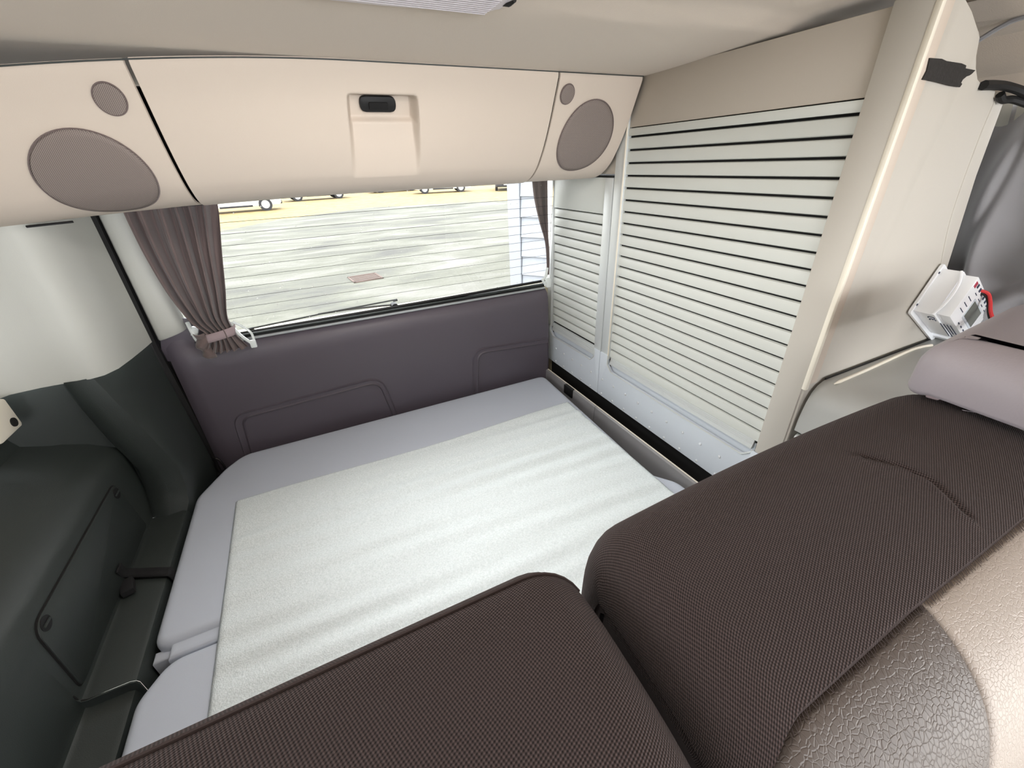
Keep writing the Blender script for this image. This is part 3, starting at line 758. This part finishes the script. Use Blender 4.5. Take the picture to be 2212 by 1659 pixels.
D1 = Ld*.97
dbox('display_frame', .058, .138, .022, .062, D1, D1+.0012, M['plate']); dbox('display', .062, .134, .026, .058, D1+.001, D1+.002, M['lcd'])
for k in range(6): dbox('terminal', .026+.022*k, .034+.022*k, .074, .081, D1, D1+.0008, M['ink'])
dbox('print', .010, .022, .070, .080, D1, D1+.0005, M['inkr'])
for k in range(4): dbox('print', .040+.034*k, .054+.034*k, .0665, .068, D1, D1+.0005, M['ink'])
for k in range(3): dbox('print', .020, .046, .052-.012*k, .0535-.012*k, D1, D1+.0005, M['ink'])
for k in range(4): dbox('print', .060+.024*k, .070+.024*k, .010, .0125, D1, D1+.0005, M['ink'])
# flank print: letters CE and small lines of text
def flank(a, d): return dv(a, -.0006, d)
def arcpts(ca, cd, r, a0, a1): return [flank(ca+r*math.cos(t), cd+r*math.sin(t)) for t in lsp(a0, a1, 10)]
bm = bmesh.new(); tube(bm, arcpts(.022, .030, .0055, PI*.3, PI*1.7), .0007, 5); newmesh('letter', bm, M['ink'], ct)
bm = bmesh.new(); tube(bm, arcpts(.036, .030, .0055, PI*.3, PI*1.7), .0007, 5); tube(bm, [flank(.0305, .030), flank(.036, .030)], .0007, 5); newmesh('letter', bm, M['ink'], ct)
for k, (a0, a1) in enumerate([(.03, .12), (.03, .135), (.03, .10), (.03, .115)]):
    n = int((a1-a0)/.006)
    bm = bmesh.new()
    for j in range(n):
        q0 = flank(a0+.02+j*.006, .040+.0052*k-.0); q1 = flank(a0+.02+j*.006+.0042, .040+.0052*k)
        tube(bm, [q0, q1], .0008, 4)
    newmesh('small_print', bm, M['ink'], ct)['kind'] = 'stuff'
# cables
cb = thing('cable', (1.2, .28, 1.0), 'thick red cable curving down from the white control box', 'cable', )
bm = bmesh.new(); tube(bm, spline([(1.165, .322, 1.048), (1.18, .305, 1.042), (1.190, .298, 1.026), (1.180, .287, 1.008), (1.160, .266, .988), (1.13, .25, .975), (1.12, .23, .95)], 10), .0029, 8); newmesh('red_core', bm, M['red'], cb)
bm = bmesh.new(); tube(bm, spline([(1.166, .327, 1.044), (1.182, .308, 1.037), (1.193, .300, 1.020), (1.183, .289, 1.002), (1.162, .268, .982), (1.132, .25, .968), (1.12, .23, .945)], 10), .0022, 8); newmesh('black_core', bm, M['bk'], cb)
bm = bmesh.new(); tube(bm, spline([(1.10, .29, .955), (1.13, .285, .978), (1.15, .273, .9965), (1.155, .252, 1.004), (1.15, .232, 1.001), (1.13, .20, .985), (1.10, .15, .97)], 10), .0020, 8)
tag(newmesh('cable', bm, M['red']), 'thin red cable arching sideways to the right edge of the view', 'cable')
bm = bmesh.new(); tube(bm, spline([(1.10, .245, .965), (1.14, .244, .988), (1.15, .233, .990), (1.14, .215, .978), (1.10, .18, .955)], 10), .0020, 8)
tag(newmesh('cable', bm, M['bk']), 'short black cable just above the leather pad at the right edge', 'cable')

# ------------------------------------------------------------------ bed
bb = boxo('bed_box', (-.425, .27, .0), (.735, 1.255, .478), M['dark'], None, .01)
tag(bb, 'dark storage box carrying the grey bed cushions', 'box')
cu = thing('bed_cushion', (.15, .95, .48), 'light lilac-grey bed cushion against the tailgate, behind the seam', 'cushion')
poly = rpoly([(-.428, .672), (.697, .672), (.728, 1.262), (-.325, 1.262), (-.372, 1.208), (-.425, 1.105)], [.032, .032, .034, .07, .09, .07], 6)
bm = bmesh.new(); slab(bm, poly, .479, .5500, .016, 6); newmesh('cover', bm, M['cush'], cu, angle=60)
bm = bmesh.new(); slab(bm, [(-.40, .646), (.70, .646), (.70, .69), (-.40, .69)], .49, .541, .006, 3); fs = newmesh('hinge_strip', bm, M['cush'], cu)
bm = bmesh.new(); slab(bm, [(-.43, .660), (.71, .660), (.71, .682), (-.43, .682)], .49, .528, .004, 3); newmesh('piping', bm, M['cush'], cu)
bm = bmesh.new(); poly = rpoly([(-.432, .27), (.735, .27), (.733, .56), (.675, .642), (-.395, .642), (-.432, .585)], [.03, .03, .06, .05, .05, .05], 7)
slab(bm, poly, .479, .548, .016, 6); cf = newmesh('bed_cushion', bm, M['cush'], angle=60)
tag(cf, 'light lilac-grey front bed cushion next to the seat backs', 'cushion')

# foam sheet
def sheet():
    bm = bmesh.new(); random.seed(9)
    comps = [(random.uniform(75, 150), random.uniform(-.04, .10), random.uniform(0, 6), random.uniform(.4, 1)) for _ in range(7)]
    def fn(u, v):
        x0 = -.3225+.0105*v; x1 = .693-.016*v
        x = x0+(x1-x0)*u; y = 1.021-.72*v
        y += .006*math.sin(u*7+1)*(1-v)
        h = 0
        for k, sl_, ph, a in comps: h += a*math.sin(k*(y+sl_*x)*(1+.0*x)+ph)
        h = h/3.2
        n = mnoise.noise(Vector((x*2, y*5, 2)))
        amp = .0042*(.6+.8*sm(-.5, .7, n))*(.5+.5*sm(0, .12, v))
        z = .5545+amp*(h+1)
        if u < .004 or u > .996: z = min(z, .554)
        return (x, y, z)
    grid(bm, fn, lsp(0, 1, 150), lsp(0, 1, 260))
    o = newmesh('foam_sheet', bm, M['foam'], angle=180); o.modifiers.new('t', 'SOLIDIFY').thickness = .002
    tag(o, 'thin white rippled foam sheet spread over the bed cushions', 'foam sheet')
sheet()

# aluminium side rail with black clip
rl = thing('bed_rail', (.76, .8, .47), 'long grey metal rail along the right side of the bed', 'rail')
bm = bmesh.new(); prism(bm, rpoly([(.7475, .44), (.7600, .44), (.7640, .553), (.7600, .556), (.7535, .553)], [0, 0, .002, .002, .002], 3), lambda a, b, d: (a, d, b), .958, 1.298, .001); newmesh('rail_section', bm, M['railm'], rl)
bm = bmesh.new(); prism(bm, rpoly([(.7475, .44), (.7600, .44), (.7640, .553), (.7600, .556), (.7535, .553)], [0, 0, .002, .002, .002], 3), lambda a, b, d: (a, d, b), .28, .956, .001); newmesh('rail_section', bm, M['railm'], rl)
for a, b in ((.958, 1.299), (.28, .956)):
    bm = bmesh.new(); tube(bm, [(.7620, a, .5555), (.7620, b, .5555)], .0022, 6); newmesh('bright_edge', bm, M['edge'], rl)
boxo('clip', (.7470, 1.090, .522), (.7655, 1.143, .5565), M['seal'], rl, .001)
bm = bmesh.new(); cyl(bm, (.757, 1.290, .548), (.757, 1.303, .548), .0105, 16); newmesh('end_cap', bm, M['railm'], rl)

# lashing ring by the tailgate, strap on the ledge
lr = thing('lashing_ring', (-.395, 1.27, .48), 'small dark metal lashing ring low in the rear left corner', 'ring')
bm = bmesh.new(); tube(bm, spline([(-.405, 1.278, .49), (-.404, 1.272, .535), (-.398, 1.268, .553), (-.390, 1.266, .548), (-.384, 1.262, .525), (-.384, 1.262, .49)], 6), .0035, 8); newmesh('ring', bm, M['steel'], lr)
boxo('mount', (-.411, 1.266, .474), (-.378, 1.285, .498), M['seal'], lr, .002)
st = thing('strap', (-.47, .86, .55), 'black webbing strap lying across the dark side ledge', 'strap')
bm = bmesh.new()
pth = spline([(-.425, .852, .505), (-.431, .853, .548), (-.440, .855, .5545), (-.470, .868, .556), (-.500, .880, .558), (-.508, .872, .575), (-.5045, .862, .60)], 6)
grid(bm, lambda i, t: pth[i]+Vector((0, t, .0)), list(range(len(pth))), [-.012, -.004, .004, .012]); so = newmesh('webbing', bm, M['strapb'], st, angle=60); so.modifiers.new('t', 'SOLIDIFY').thickness = .003
bm = bmesh.new(); box(bm, (-.509, .822, .553), (-.487, .862, .568), .003, 2, Matrix.Rotation(.3, 3, 'Z')); newmesh('buckle', bm, M['strapb'], st)

# ------------------------------------------------------------------ rear curtains
def curtain(rows, npl, root, name='cloth', amp0=.017, amp1=.009, y0=1.272, ph0=0):
    """rows: (z, xl, xr) top to bottom"""
    bm = bmesh.new(); R = spline([(a, b, c) for a, b, c in rows], 8)
    n = len(R); ts = lsp(0, 1, 100)
    def fn(i, t):
        z, xl, xr = R[i]; v = i/(n-1)
        ww = abs(xr-xl); a = amp0+(amp1-amp0)*v
        tt = t+.018*math.sin(7*t+3*v)+.02*math.sin(11*t-4*v)*(1-v)
        ph = tt*npl*2*PI+ph0
        x = xl+(xr-xl)*t + .15*ww/npl*math.sin(ph*1.0+PI/2)*.5
        sn = math.sin(ph); y = y0-a*math.copysign(abs(sn)**.6, sn)-.30*a*math.sin(2.1*ph+1.1+3*v)
        y -= .010*math.exp(-((t-.82+.25*v)/.05)**2)*math.sin(PI*min(1, v*1.6))
        y += .006*math.exp(-((t-.7)/.12)**2)*math.sin(6*v)
        return (x, y, z+ (.10 if False else 0)*t)
    grid(bm, fn, list(range(n)), ts)
    o = newmesh(name, bm, M['curtain'], root, angle=180); o.modifiers.new('t', 'SOLIDIFY').thickness = .0012; return o
lc = thing('rear_curtain', (-.27, 1.27, .87), 'mauve-grey pleated curtain tied back at the left of the rear window', 'curtain')
curtain([(1.247, -.352, -.172), (1.20, -.352, -.180), (1.13, -.349, -.196), (1.04, -.337, -.216), (.97, -.318, -.234), (.935, -.296, -.233), (.918, -.294, -.232), (.895, -.305, -.224), (.872, -.322, -.214)], 6, lc)
# tieback band
bm = bmesh.new()
bp2 = spline([(-.300, 1.286, .918), (-.299, 1.264, .918), (-.290, 1.2565, .9195), (-.262, 1.254, .924), (-.236, 1.2565, .9285), (-.229, 1.266, .929), (-.229, 1.286, .929)], 6)
grid(bm, lambda i, t: bp2[i]+Vector((.001*t, 0, .0115*t)), list(range(len(bp2))), [-1, -.3, .3, 1]); so = newmesh('tieback_band', bm, M['strap'], lc, angle=60); so.modifiers.new('t', 'SOLIDIFY').thickness = .0016
# bunched end of the band at the left
bm = bmesh.new()
grid(bm, lambda a, t: (-.322+.026*t+.004*math.sin(a*9), 1.268-.012*math.sin(PI*t)-.005*math.sin(a*14+t*3), .935-.062*a-.012*t*a), lsp(0, 1, 24), lsp(0, 1, 8)); so = newmesh('band_end', bm, M['curtain'], lc, angle=60); so.modifiers.new('t', 'SOLIDIFY').thickness = .002
rc = thing('rear_curtain', (.76, 1.27, .9), 'dark sliver of curtain at the right of the rear window beside the narrow cabinet', 'curtain')
curtain([(1.247, .712, .772), (1.19, .720, .772), (1.12, .738, .774), (1.05, .762, .777), (.99, .770, .779), (.93, .772, .780)], 3, rc, amp0=.005, amp1=.003, y0=1.318)
# clear plastic curtain guides
def guide(pts, r, label):
    g = thing('curtain_guide', pts[0], label, 'bracket')
    bm = bmesh.new(); tube(bm, spline(pts, 6), r, 8); newmesh('arm', bm, M['clear'], g); return g
g = guide([(-.236, 1.285, .945), (-.231, 1.272, .930), (-.220, 1.268, .908), (-.205, 1.268, .886), (-.198, 1.270, .878)], .0042, 'white plastic curtain guide at the right of the tied curtain')
bm = bmesh.new(); tube(bm, spline([(-.232, 1.282, .948), (-.215, 1.284, .932), (-.199, 1.284, .910), (-.196, 1.275, .889), (-.198, 1.270, .876)], 6), .0034, 8); newmesh('arm', bm, M['clear'], g)
boxo('foot', (-.208, 1.264, .870), (-.192, 1.276, .892), M['clear'], g, .003)
g = guide([(-.330, 1.290, .962), (-.326, 1.280, .940), (-.322, 1.276, .915), (-.312, 1.276, .898)], .005, 'white plastic curtain guide at the left of the tied curtain')
bm = bmesh.new(); box(bm, (-.328, 1.276, .925), (-.312, 1.290, .950), .003, 2, Matrix.Rotation(.4, 3, 'Y')); newmesh('foot', bm, M['clear'], g)
g = guide([(.752, 1.280, .965), (.742, 1.276, .935), (.730, 1.274, .925), (.742, 1.272, .908), (.756, 1.272, .900)], .005, 'white plastic curtain guide low at the right end of the window')
boxo('foot', (.742, 1.266, .896), (.760, 1.280, .930), M['clear'], g, .004)
# ------------------------------------------------------------------ seat backs in the foreground
SY = [(.230, .50), (.230, .70), (.230, .85), (.227, .93), (.222, .960), (.211, .984), (.192, .998), (.160, 1.002), (.125, 1.000), (.085, .995), (.05, .986), (.022, .972), (-.004, .950), (-.022, .92), (-.036, .88), (-.05, .80), (-.06, .70), (-.065, .56)]
SS = spline([(0, a, b) for a, b in SY], 5)
SLn = [0]
for i in range(1, len(SS)): SLn.append(SLn[-1]+(SS[i]-SS[i-1]).length)
def seat_pt(x, s, x0, x1, r, extra=0, r1=None):
    s = max(0, min(SLn[-1]-1e-6, s)); i = 0
    while SLn[i+1] < s: i += 1
    t = (s-SLn[i])/(SLn[i+1]-SLn[i]); p = SS[i].lerp(SS[i+1], t)
    a = SS[max(0, i-2)]; b = SS[min(len(SS)-1, i+3)]; d = (b-a).normalized(); n = Vector((0, -d.z, d.y))*-1
    if n.dot(Vector((0, p.y-.12, p.z-.75))) < 0: n = -n
    rr = r; e = x-x0
    if x1-x < e: e = x1-x; rr = r1 or r
    ins = 0
    if e < rr:
        q = 1-e/rr; ins = rr*(1-math.sqrt(max(0, 1-q*q)))
    crown = (.0095 if x0 > 0 else .001)*math.sin(PI*(x-x0)/(x1-x0))**.8 if x1 > x > x0 else 0
    p = p+n*(-ins*1.0+crown+extra)
    return Vector((x, p.y, p.z))
def s_at_y(y):
    for i in range(10, len(SS)):
        if SS[i].y <= y: return SLn[i]
def ends(x0, x1, r, n, r1=None):
    r1 = r1 or r
    e = [r*(1-math.cos(PI/2*k/8)) for k in range(9)]; e1 = [r1*(1-math.cos(PI/2*k/8)) for k in range(9)]
    return [x0+v for v in e]+lsp(x0+r, x1-r1, n)[1:-1]+[x1-v for v in e1[::-1]]
def seat_base(root, x0, x1, r, r1=None, extra=None, s1=None):
    bm = bmesh.new(); xs = ends(x0, x1, r, 70, r1); ss = lsp(0, s1 or SLn[-1], 110)
    V = grid(bm, lambda x, s: seat_pt(x, s, x0, x1, r, extra(x, s) if extra else 0, r1), xs, ss)
    for side in (V[0], V[-1]):
        try: bm.faces.new(side)
        except Exception: pass
    return newmesh('fabric_cover', bm, M['weave'], root, angle=50)
# left seat
LX0, LX1 = -.425, .1455
ls_ = thing('seat_back', (-.14, .1, .5), 'dark brown woven seat back in the left foreground, corner rounded at the gap', 'seat')
seat_base(ls_, LX0, LX1, .05, extra=lambda x, s: 0)
bm = bmesh.new(); sb = SLn[0]
ssm = next(SLn[i] for i in range(len(SS)) if SS[i].z > .985)
tube(bm, [seat_pt(x, ssm+.012, LX0, LX1, .05, .0005) for x in ends(LX0, LX1, .05, 40)[1:-2]], .0016, 6); newmesh('seam_piping', bm, M['weave'], ls_)
# right seat
RX0, RX1 = .157, .775
rs_ = thing('seat_back', (.46, .1, .5), 'larger seat back on the right, woven brown top over taupe and beige leather', 'seat')
def crease(x, s):
    p = seat_pt(x, s, RX0, RX1, .05, 0, .09)
    # raised fold: from (.47,.15) over (.495,.105) to (.482,.07)
    A = [(.475, .150), (.495, .125), (.500, .100), (.484, .068)]
    best = 9; side = 0
    for (a, b) in zip(A[:-1], A[1:]):
        a_ = Vector(a); b_ = Vector(b); q = Vector((p.x, p.y)); t = max(0, min(1, (q-a_).dot(b_-a_)/(b_-a_).length_squared))
        c = a_+(b_-a_)*t; dd = (q-c).length
        if dd < best: best = dd; sd = (b_-a_).x*(q-a_).y-(b_-a_).y*(q-a_).x; tt = t
    fade = math.exp(-(best/.012)**2); fade2 = math.exp(-(best/.004)**2)
    return (.0022*fade if sd < 0 else 0) - .0035*fade2
SM = s_at_y(.046)
def smx(x): return .035*max(0, .34-x)+11*max(0, .215-x)**2
bm = bmesh.new(); V = grid(bm, lambda x, s: seat_pt(x, s, RX0, RX1, .05, -.007, .09), ends(RX0, RX1, .05, 40, .09), lsp(0, SLn[-1], 60))
for side in (V[0], V[-1]): bm.faces.new(side)
newmesh('inner_cover', bm, M['weave'], rs_, angle=60)
bm = bmesh.new(); xs = sorted(set(ends(RX0, RX1, .05, 90, .09)+lsp(.45, .52, 50))); ss = lsp(0, SM-.006, 130)+[SM-.003, SM]
def capf(x, s):
    return seat_pt(x, s*(1+smx(x)/SM), RX0, RX1, .05, crease(x, s)+(.0025 if s < SM-.001 else -.003), .09)
grid(bm, capf, xs, ss); newmesh('fabric_cover', bm, M['weave'], rs_, angle=60)
def xb(s):
    t = (s-SM)/(SLn[-1]-SM)
    return .338-.02*min(1, (s-SM)/.06)-.55*max(0, s-SM-.02)*1.0 if s > SM else .338
def xbf(s):
    d = s-SM
    return max(RX0+.03, .361-2.2*d*d if d < .1 else .339-.15*(d-.1))
def patch(name, lo, hi, m, lab):
    bm = bmesh.new()
    ss = [SM-.001, SM+.0015]+lsp(SM+.004, SLn[-1], 60)
    def fn(u, s):
        a, b = lo(s), hi(s); x = a+(b-a)*u
        e = min(u*(b-a) if lo is not LO else 9, (1-u)*(b-a) if hi is not HI else 9, s-SM+.001)
        dip = -.0035*math.exp(-max(0, e)/.0022)
        return seat_pt(x, s+smx(x), RX0, RX1, .05, dip+.0005, .09)
    us = sorted(set([k/40 for k in range(41)]+[.004, .01, .015, .985, .99, .996]+([.002, .006, .04, .06])))
    grid(bm, fn, us, ss); o = newmesh(name, bm, m, rs_, angle=60); o['label'] = lab; return o
LO = lambda s: RX0; HI = lambda s: RX1
patch('leather_bolster', LO, xbf, M['leather'], 'taupe grained leather piece')
patch('leather_panel', xbf, HI, M['beige'], 'pale beige leather panel')
# stitches along the leather seam
bm = bmesh.new()
x = RX0+.04
while x < RX1-.05:
    p = seat_pt(x, SM-.002+smx(x), RX0, RX1, .05, .002, .09); q = seat_pt(x+random.uniform(-.001, .002), SM+random.uniform(.001, .0042)+smx(x), RX0, RX1, .05, .0006, .09)
    tube(bm, [p, q], .0002, 4); x += random.uniform(.002, .0034)
newmesh('stitch', bm, M['weave'], rs_)['kind'] = 'stuff'
bm = bmesh.new(); tube(bm, [seat_pt(a, s_at_y(b), RX0, RX1, .05, .0015, .09) for a, b in ((.685, .150), (.705, .138), (.722, .122), (.735, .105), (.742, .09))], .0016, 6); newmesh('frayed_seam', bm, M['pad'], rs_)
# padded leather piece above the right seat
hd = thing('headrest', (.84, .06, 1.0), 'smooth mauve-grey leather headrest pad at the right edge above the brown seat', 'headrest')
bm = bmesh.new()
poly = rpoly([(.660, -.16), (.666, .206), (.96, .222), (1.00, -.16)][::-1], .03, 6)
rings = [(.010, 1.013), (.003, 1.0155), (0, 1.021)]+[(.040-.040*math.cos(PI/2*k/8), 1.050+.044*math.sin(PI/2*k/8)) for k in range(9)]+[(.048, 1.094)]
R = [[bm.verts.new((a, b, z)) for a, b in inset(poly, d)] for d, z in rings]
for i in range(len(R)-1):
    for k in range(len(poly)): bm.faces.new((R[i][k], R[i][(k+1) % len(poly)], R[i+1][(k+1) % len(poly)], R[i+1][k]))
bm.faces.new(R[0][::-1]); bm.faces.new(R[-1])
for v in bm.verts:
    if v.co.z < 1.03: v.co.z += .020*sm(.19, .15, v.co.y)*sm(.05, .13, v.co.y)*sm(.80, .70, v.co.x)
newmesh('cushion', bm, M['pad'], hd, angle=70)
boxo('core', (.685, -.12, 1.0165), (.95, .17, 1.06), M['black'], hd, .008)
boxo('guide', (.690, .172, 1.006), (.706, .186, 1.018), M['strap'], hd, .003)

# ------------------------------------------------------------------ outside things
# drain grate
dg = thing('drain_grate', (.83, 8.09, GZ), 'small rusty drain grate in the asphalt', 'grate')
c_, s_ = Vector((.83, 8.09, GZ)), Matrix.Rotation(.12, 3, 'Z')
def gbox(name, lo, hi, m):
    bm = bmesh.new(); vs = box(bm, lo, hi, .004, 1)
    for v in bm.verts: v.co = s_ @ v.co + c_
    return newmesh(name, bm, m, dg)
gbox('frame', (-.27, -.27, .0), (.27, -.235, .014), M['rust']); gbox('frame', (-.27, .235, .0), (.27, .27, .014), M['rust'])
gbox('frame', (-.27, -.27, .0), (-.235, .27, .014), M['rust']); gbox('frame', (.235, -.27, .0), (.27, .27, .014), M['rust'])
for k in range(4): gbox('bar', (-.235, -.20+.11*k, 0), (.235, -.145+.11*k, .012), M['rust'])
gbox('pit', (-.24, -.24, .0005), (.24, .24, .003), M['dark'])

# white boarded shed
d = Vector((.6034, -.7975, 0)); nrm_ = Vector((-.7975, -.6034, 0)); cor = Vector((2.376, 5.0, 0))
sh = thing('shed', (2.4, 5.0, GZ), 'white boarded shed wall close to the right side of the rear window', 'building')
def sbox(name, u0, u1, n0, n1, z0, z1, m, par=sh):
    bm = bmesh.new(); vs = box(bm, (u0, n0, z0), (u1, n1, z1), .004, 1)
    for v in bm.verts: v.co = cor + d*v.co.x + nrm_*v.co.y + Vector((0, 0, v.co.z))
    return newmesh(name, bm, m, par, smooth=False)
sbox('wall', .01, 3.2, -.5, -.02, GZ, 2.2, M['shed']); sbox('corner_board', 0, .16, -.02, .035, GZ, 2.2, M['shed'])
bmb = None
for k in range(11):
    z0 = GZ+.02+.236*k
    bm = bmesh.new()
    prism(bm, [(.0, z0), (.034, z0), (.030, z0+.02), (.004, z0+.236), (.0, z0+.236)], lambda a, b, t: tuple(cor+d*t+nrm_*(a-.01)+Vector((0, 0, b))), .17, 3.2)
    newmesh('board', bm, M['shed'], sh, smooth=False)

# parked cars at the far side of the yard
def car(loc, rot, paint, label, L=4.3, van=False, lampm=None):
    root = thing('car', loc, label, 'car', 'cars parked along the far edge of the yard')
    def place(bm, name, m, par=root):
        o = newmesh(name, bm, m, None, angle=35); o.matrix_world = Matrix.Translation(loc) @ Matrix.Rotation(rot, 4, 'Z'); 
        o.matrix_basis = Matrix.Translation(loc) @ Matrix.Rotation(rot, 4, 'Z'); setpar(o, par); return o
    h = L/2
    side = [(-h, .35), (-h+.03, .62), (-h+.15, .86), (-h+.75, .95), (-h+1.45, 1.42), (h-1.35, 1.45), (h-.45, 1.02), (h-.06, .93), (h, .55), (h-.05, .30), (-h+.08, .26)]
    bm = bmesh.new(); prism(bm, rpoly(side, .09, 4), lambda a, b, t: (a, t, b), -.86, .86, .06); body = place(bm, 'body', paint)
    for sx in (-h+.82, h-.80):
        for sy in (-1, 1):
            bm = bmesh.new(); cyl(bm, (sx, sy*.70, .32), (sx, sy*.885, .32), .32, 24); wh = place(bm, 'wheel', M['tyre'])
            bm = bmesh.new(); cyl(bm, (sx, sy*.86, .32), (sx, sy*.895, .32), .20, 18); place(bm, 'hub', M['csilver'], wh)
    for sy in (-1, 1):
        bm = bmesh.new(); prism(bm, [(-h+.98, .98), (-h+1.5, 1.34), (.05, 1.37), (.05, .99)], lambda a, b, t: (a, t, b), sy*.84, sy*.868); place(bm, 'side_window', M['cglass'])
        bm = bmesh.new(); prism(bm, [(.12, .99), (.12, 1.37), (h-1.38, 1.37), (h-.75, 1.02)], lambda a, b, t: (a, t, b), sy*.84, sy*.868); place(bm, 'side_window', M['cglass'])
        bm = bmesh.new(); box(bm, (-h+.0, sy*.66-.13, .62), (-h+.12, sy*.66+.13, .76), .02); place(bm, 'headlamp', lampm or M['clear'])
        bm = bmesh.new(); box(bm, (h-.12, sy*.70-.10, .68), (h-.0, sy*.70+.10, .84), .02); place(bm, 'tail_lamp', M['red'])
        bm = bmesh.new(); box(bm, (-.75, sy*.84-.03, .24), (.75, sy*.84+.03, .33), .015); place(bm, 'sill', M['tyre'])
    bm = bmesh.new(); box(bm, (-h-.02, -.75, .30), (-h+.10, .75, .50), .03); place(bm, 'bumper', M['tyre'])
    bm = bmesh.new(); box(bm, (-h-.03, -.26, .40), (-h-.015, .26, .51), .005); place(bm, 'number_plate', M['cwhite'])
    bm = bmesh.new(); box(bm, (h-.10, -.75, .30), (h+.02, .75, .50), .03); place(bm, 'bumper', M['tyre'])
    return root
car((-2.9, 27.7, GZ-.02), .10, M['cwhite'], 'white car with a bluish lamp, leftmost through the window', lampm=M['cblue'])
car((1.4, 34.4, GZ-.02), .12, M['csilver'], 'silver car second from the left, only its dark underside in view')
car((7.6, 38.6, GZ-.02), .15, M['cwhite'], 'small white car third from the left, mostly hidden by the locker')
car((10.2, 33.2, GZ-.02), 2.95, M['cwhite'], 'white car with a round wheel in view, left of the dark car')
car((14.9, 31.6, GZ-.02), 1.15, M['cdark'], 'dark car with a white plate next to the shed')
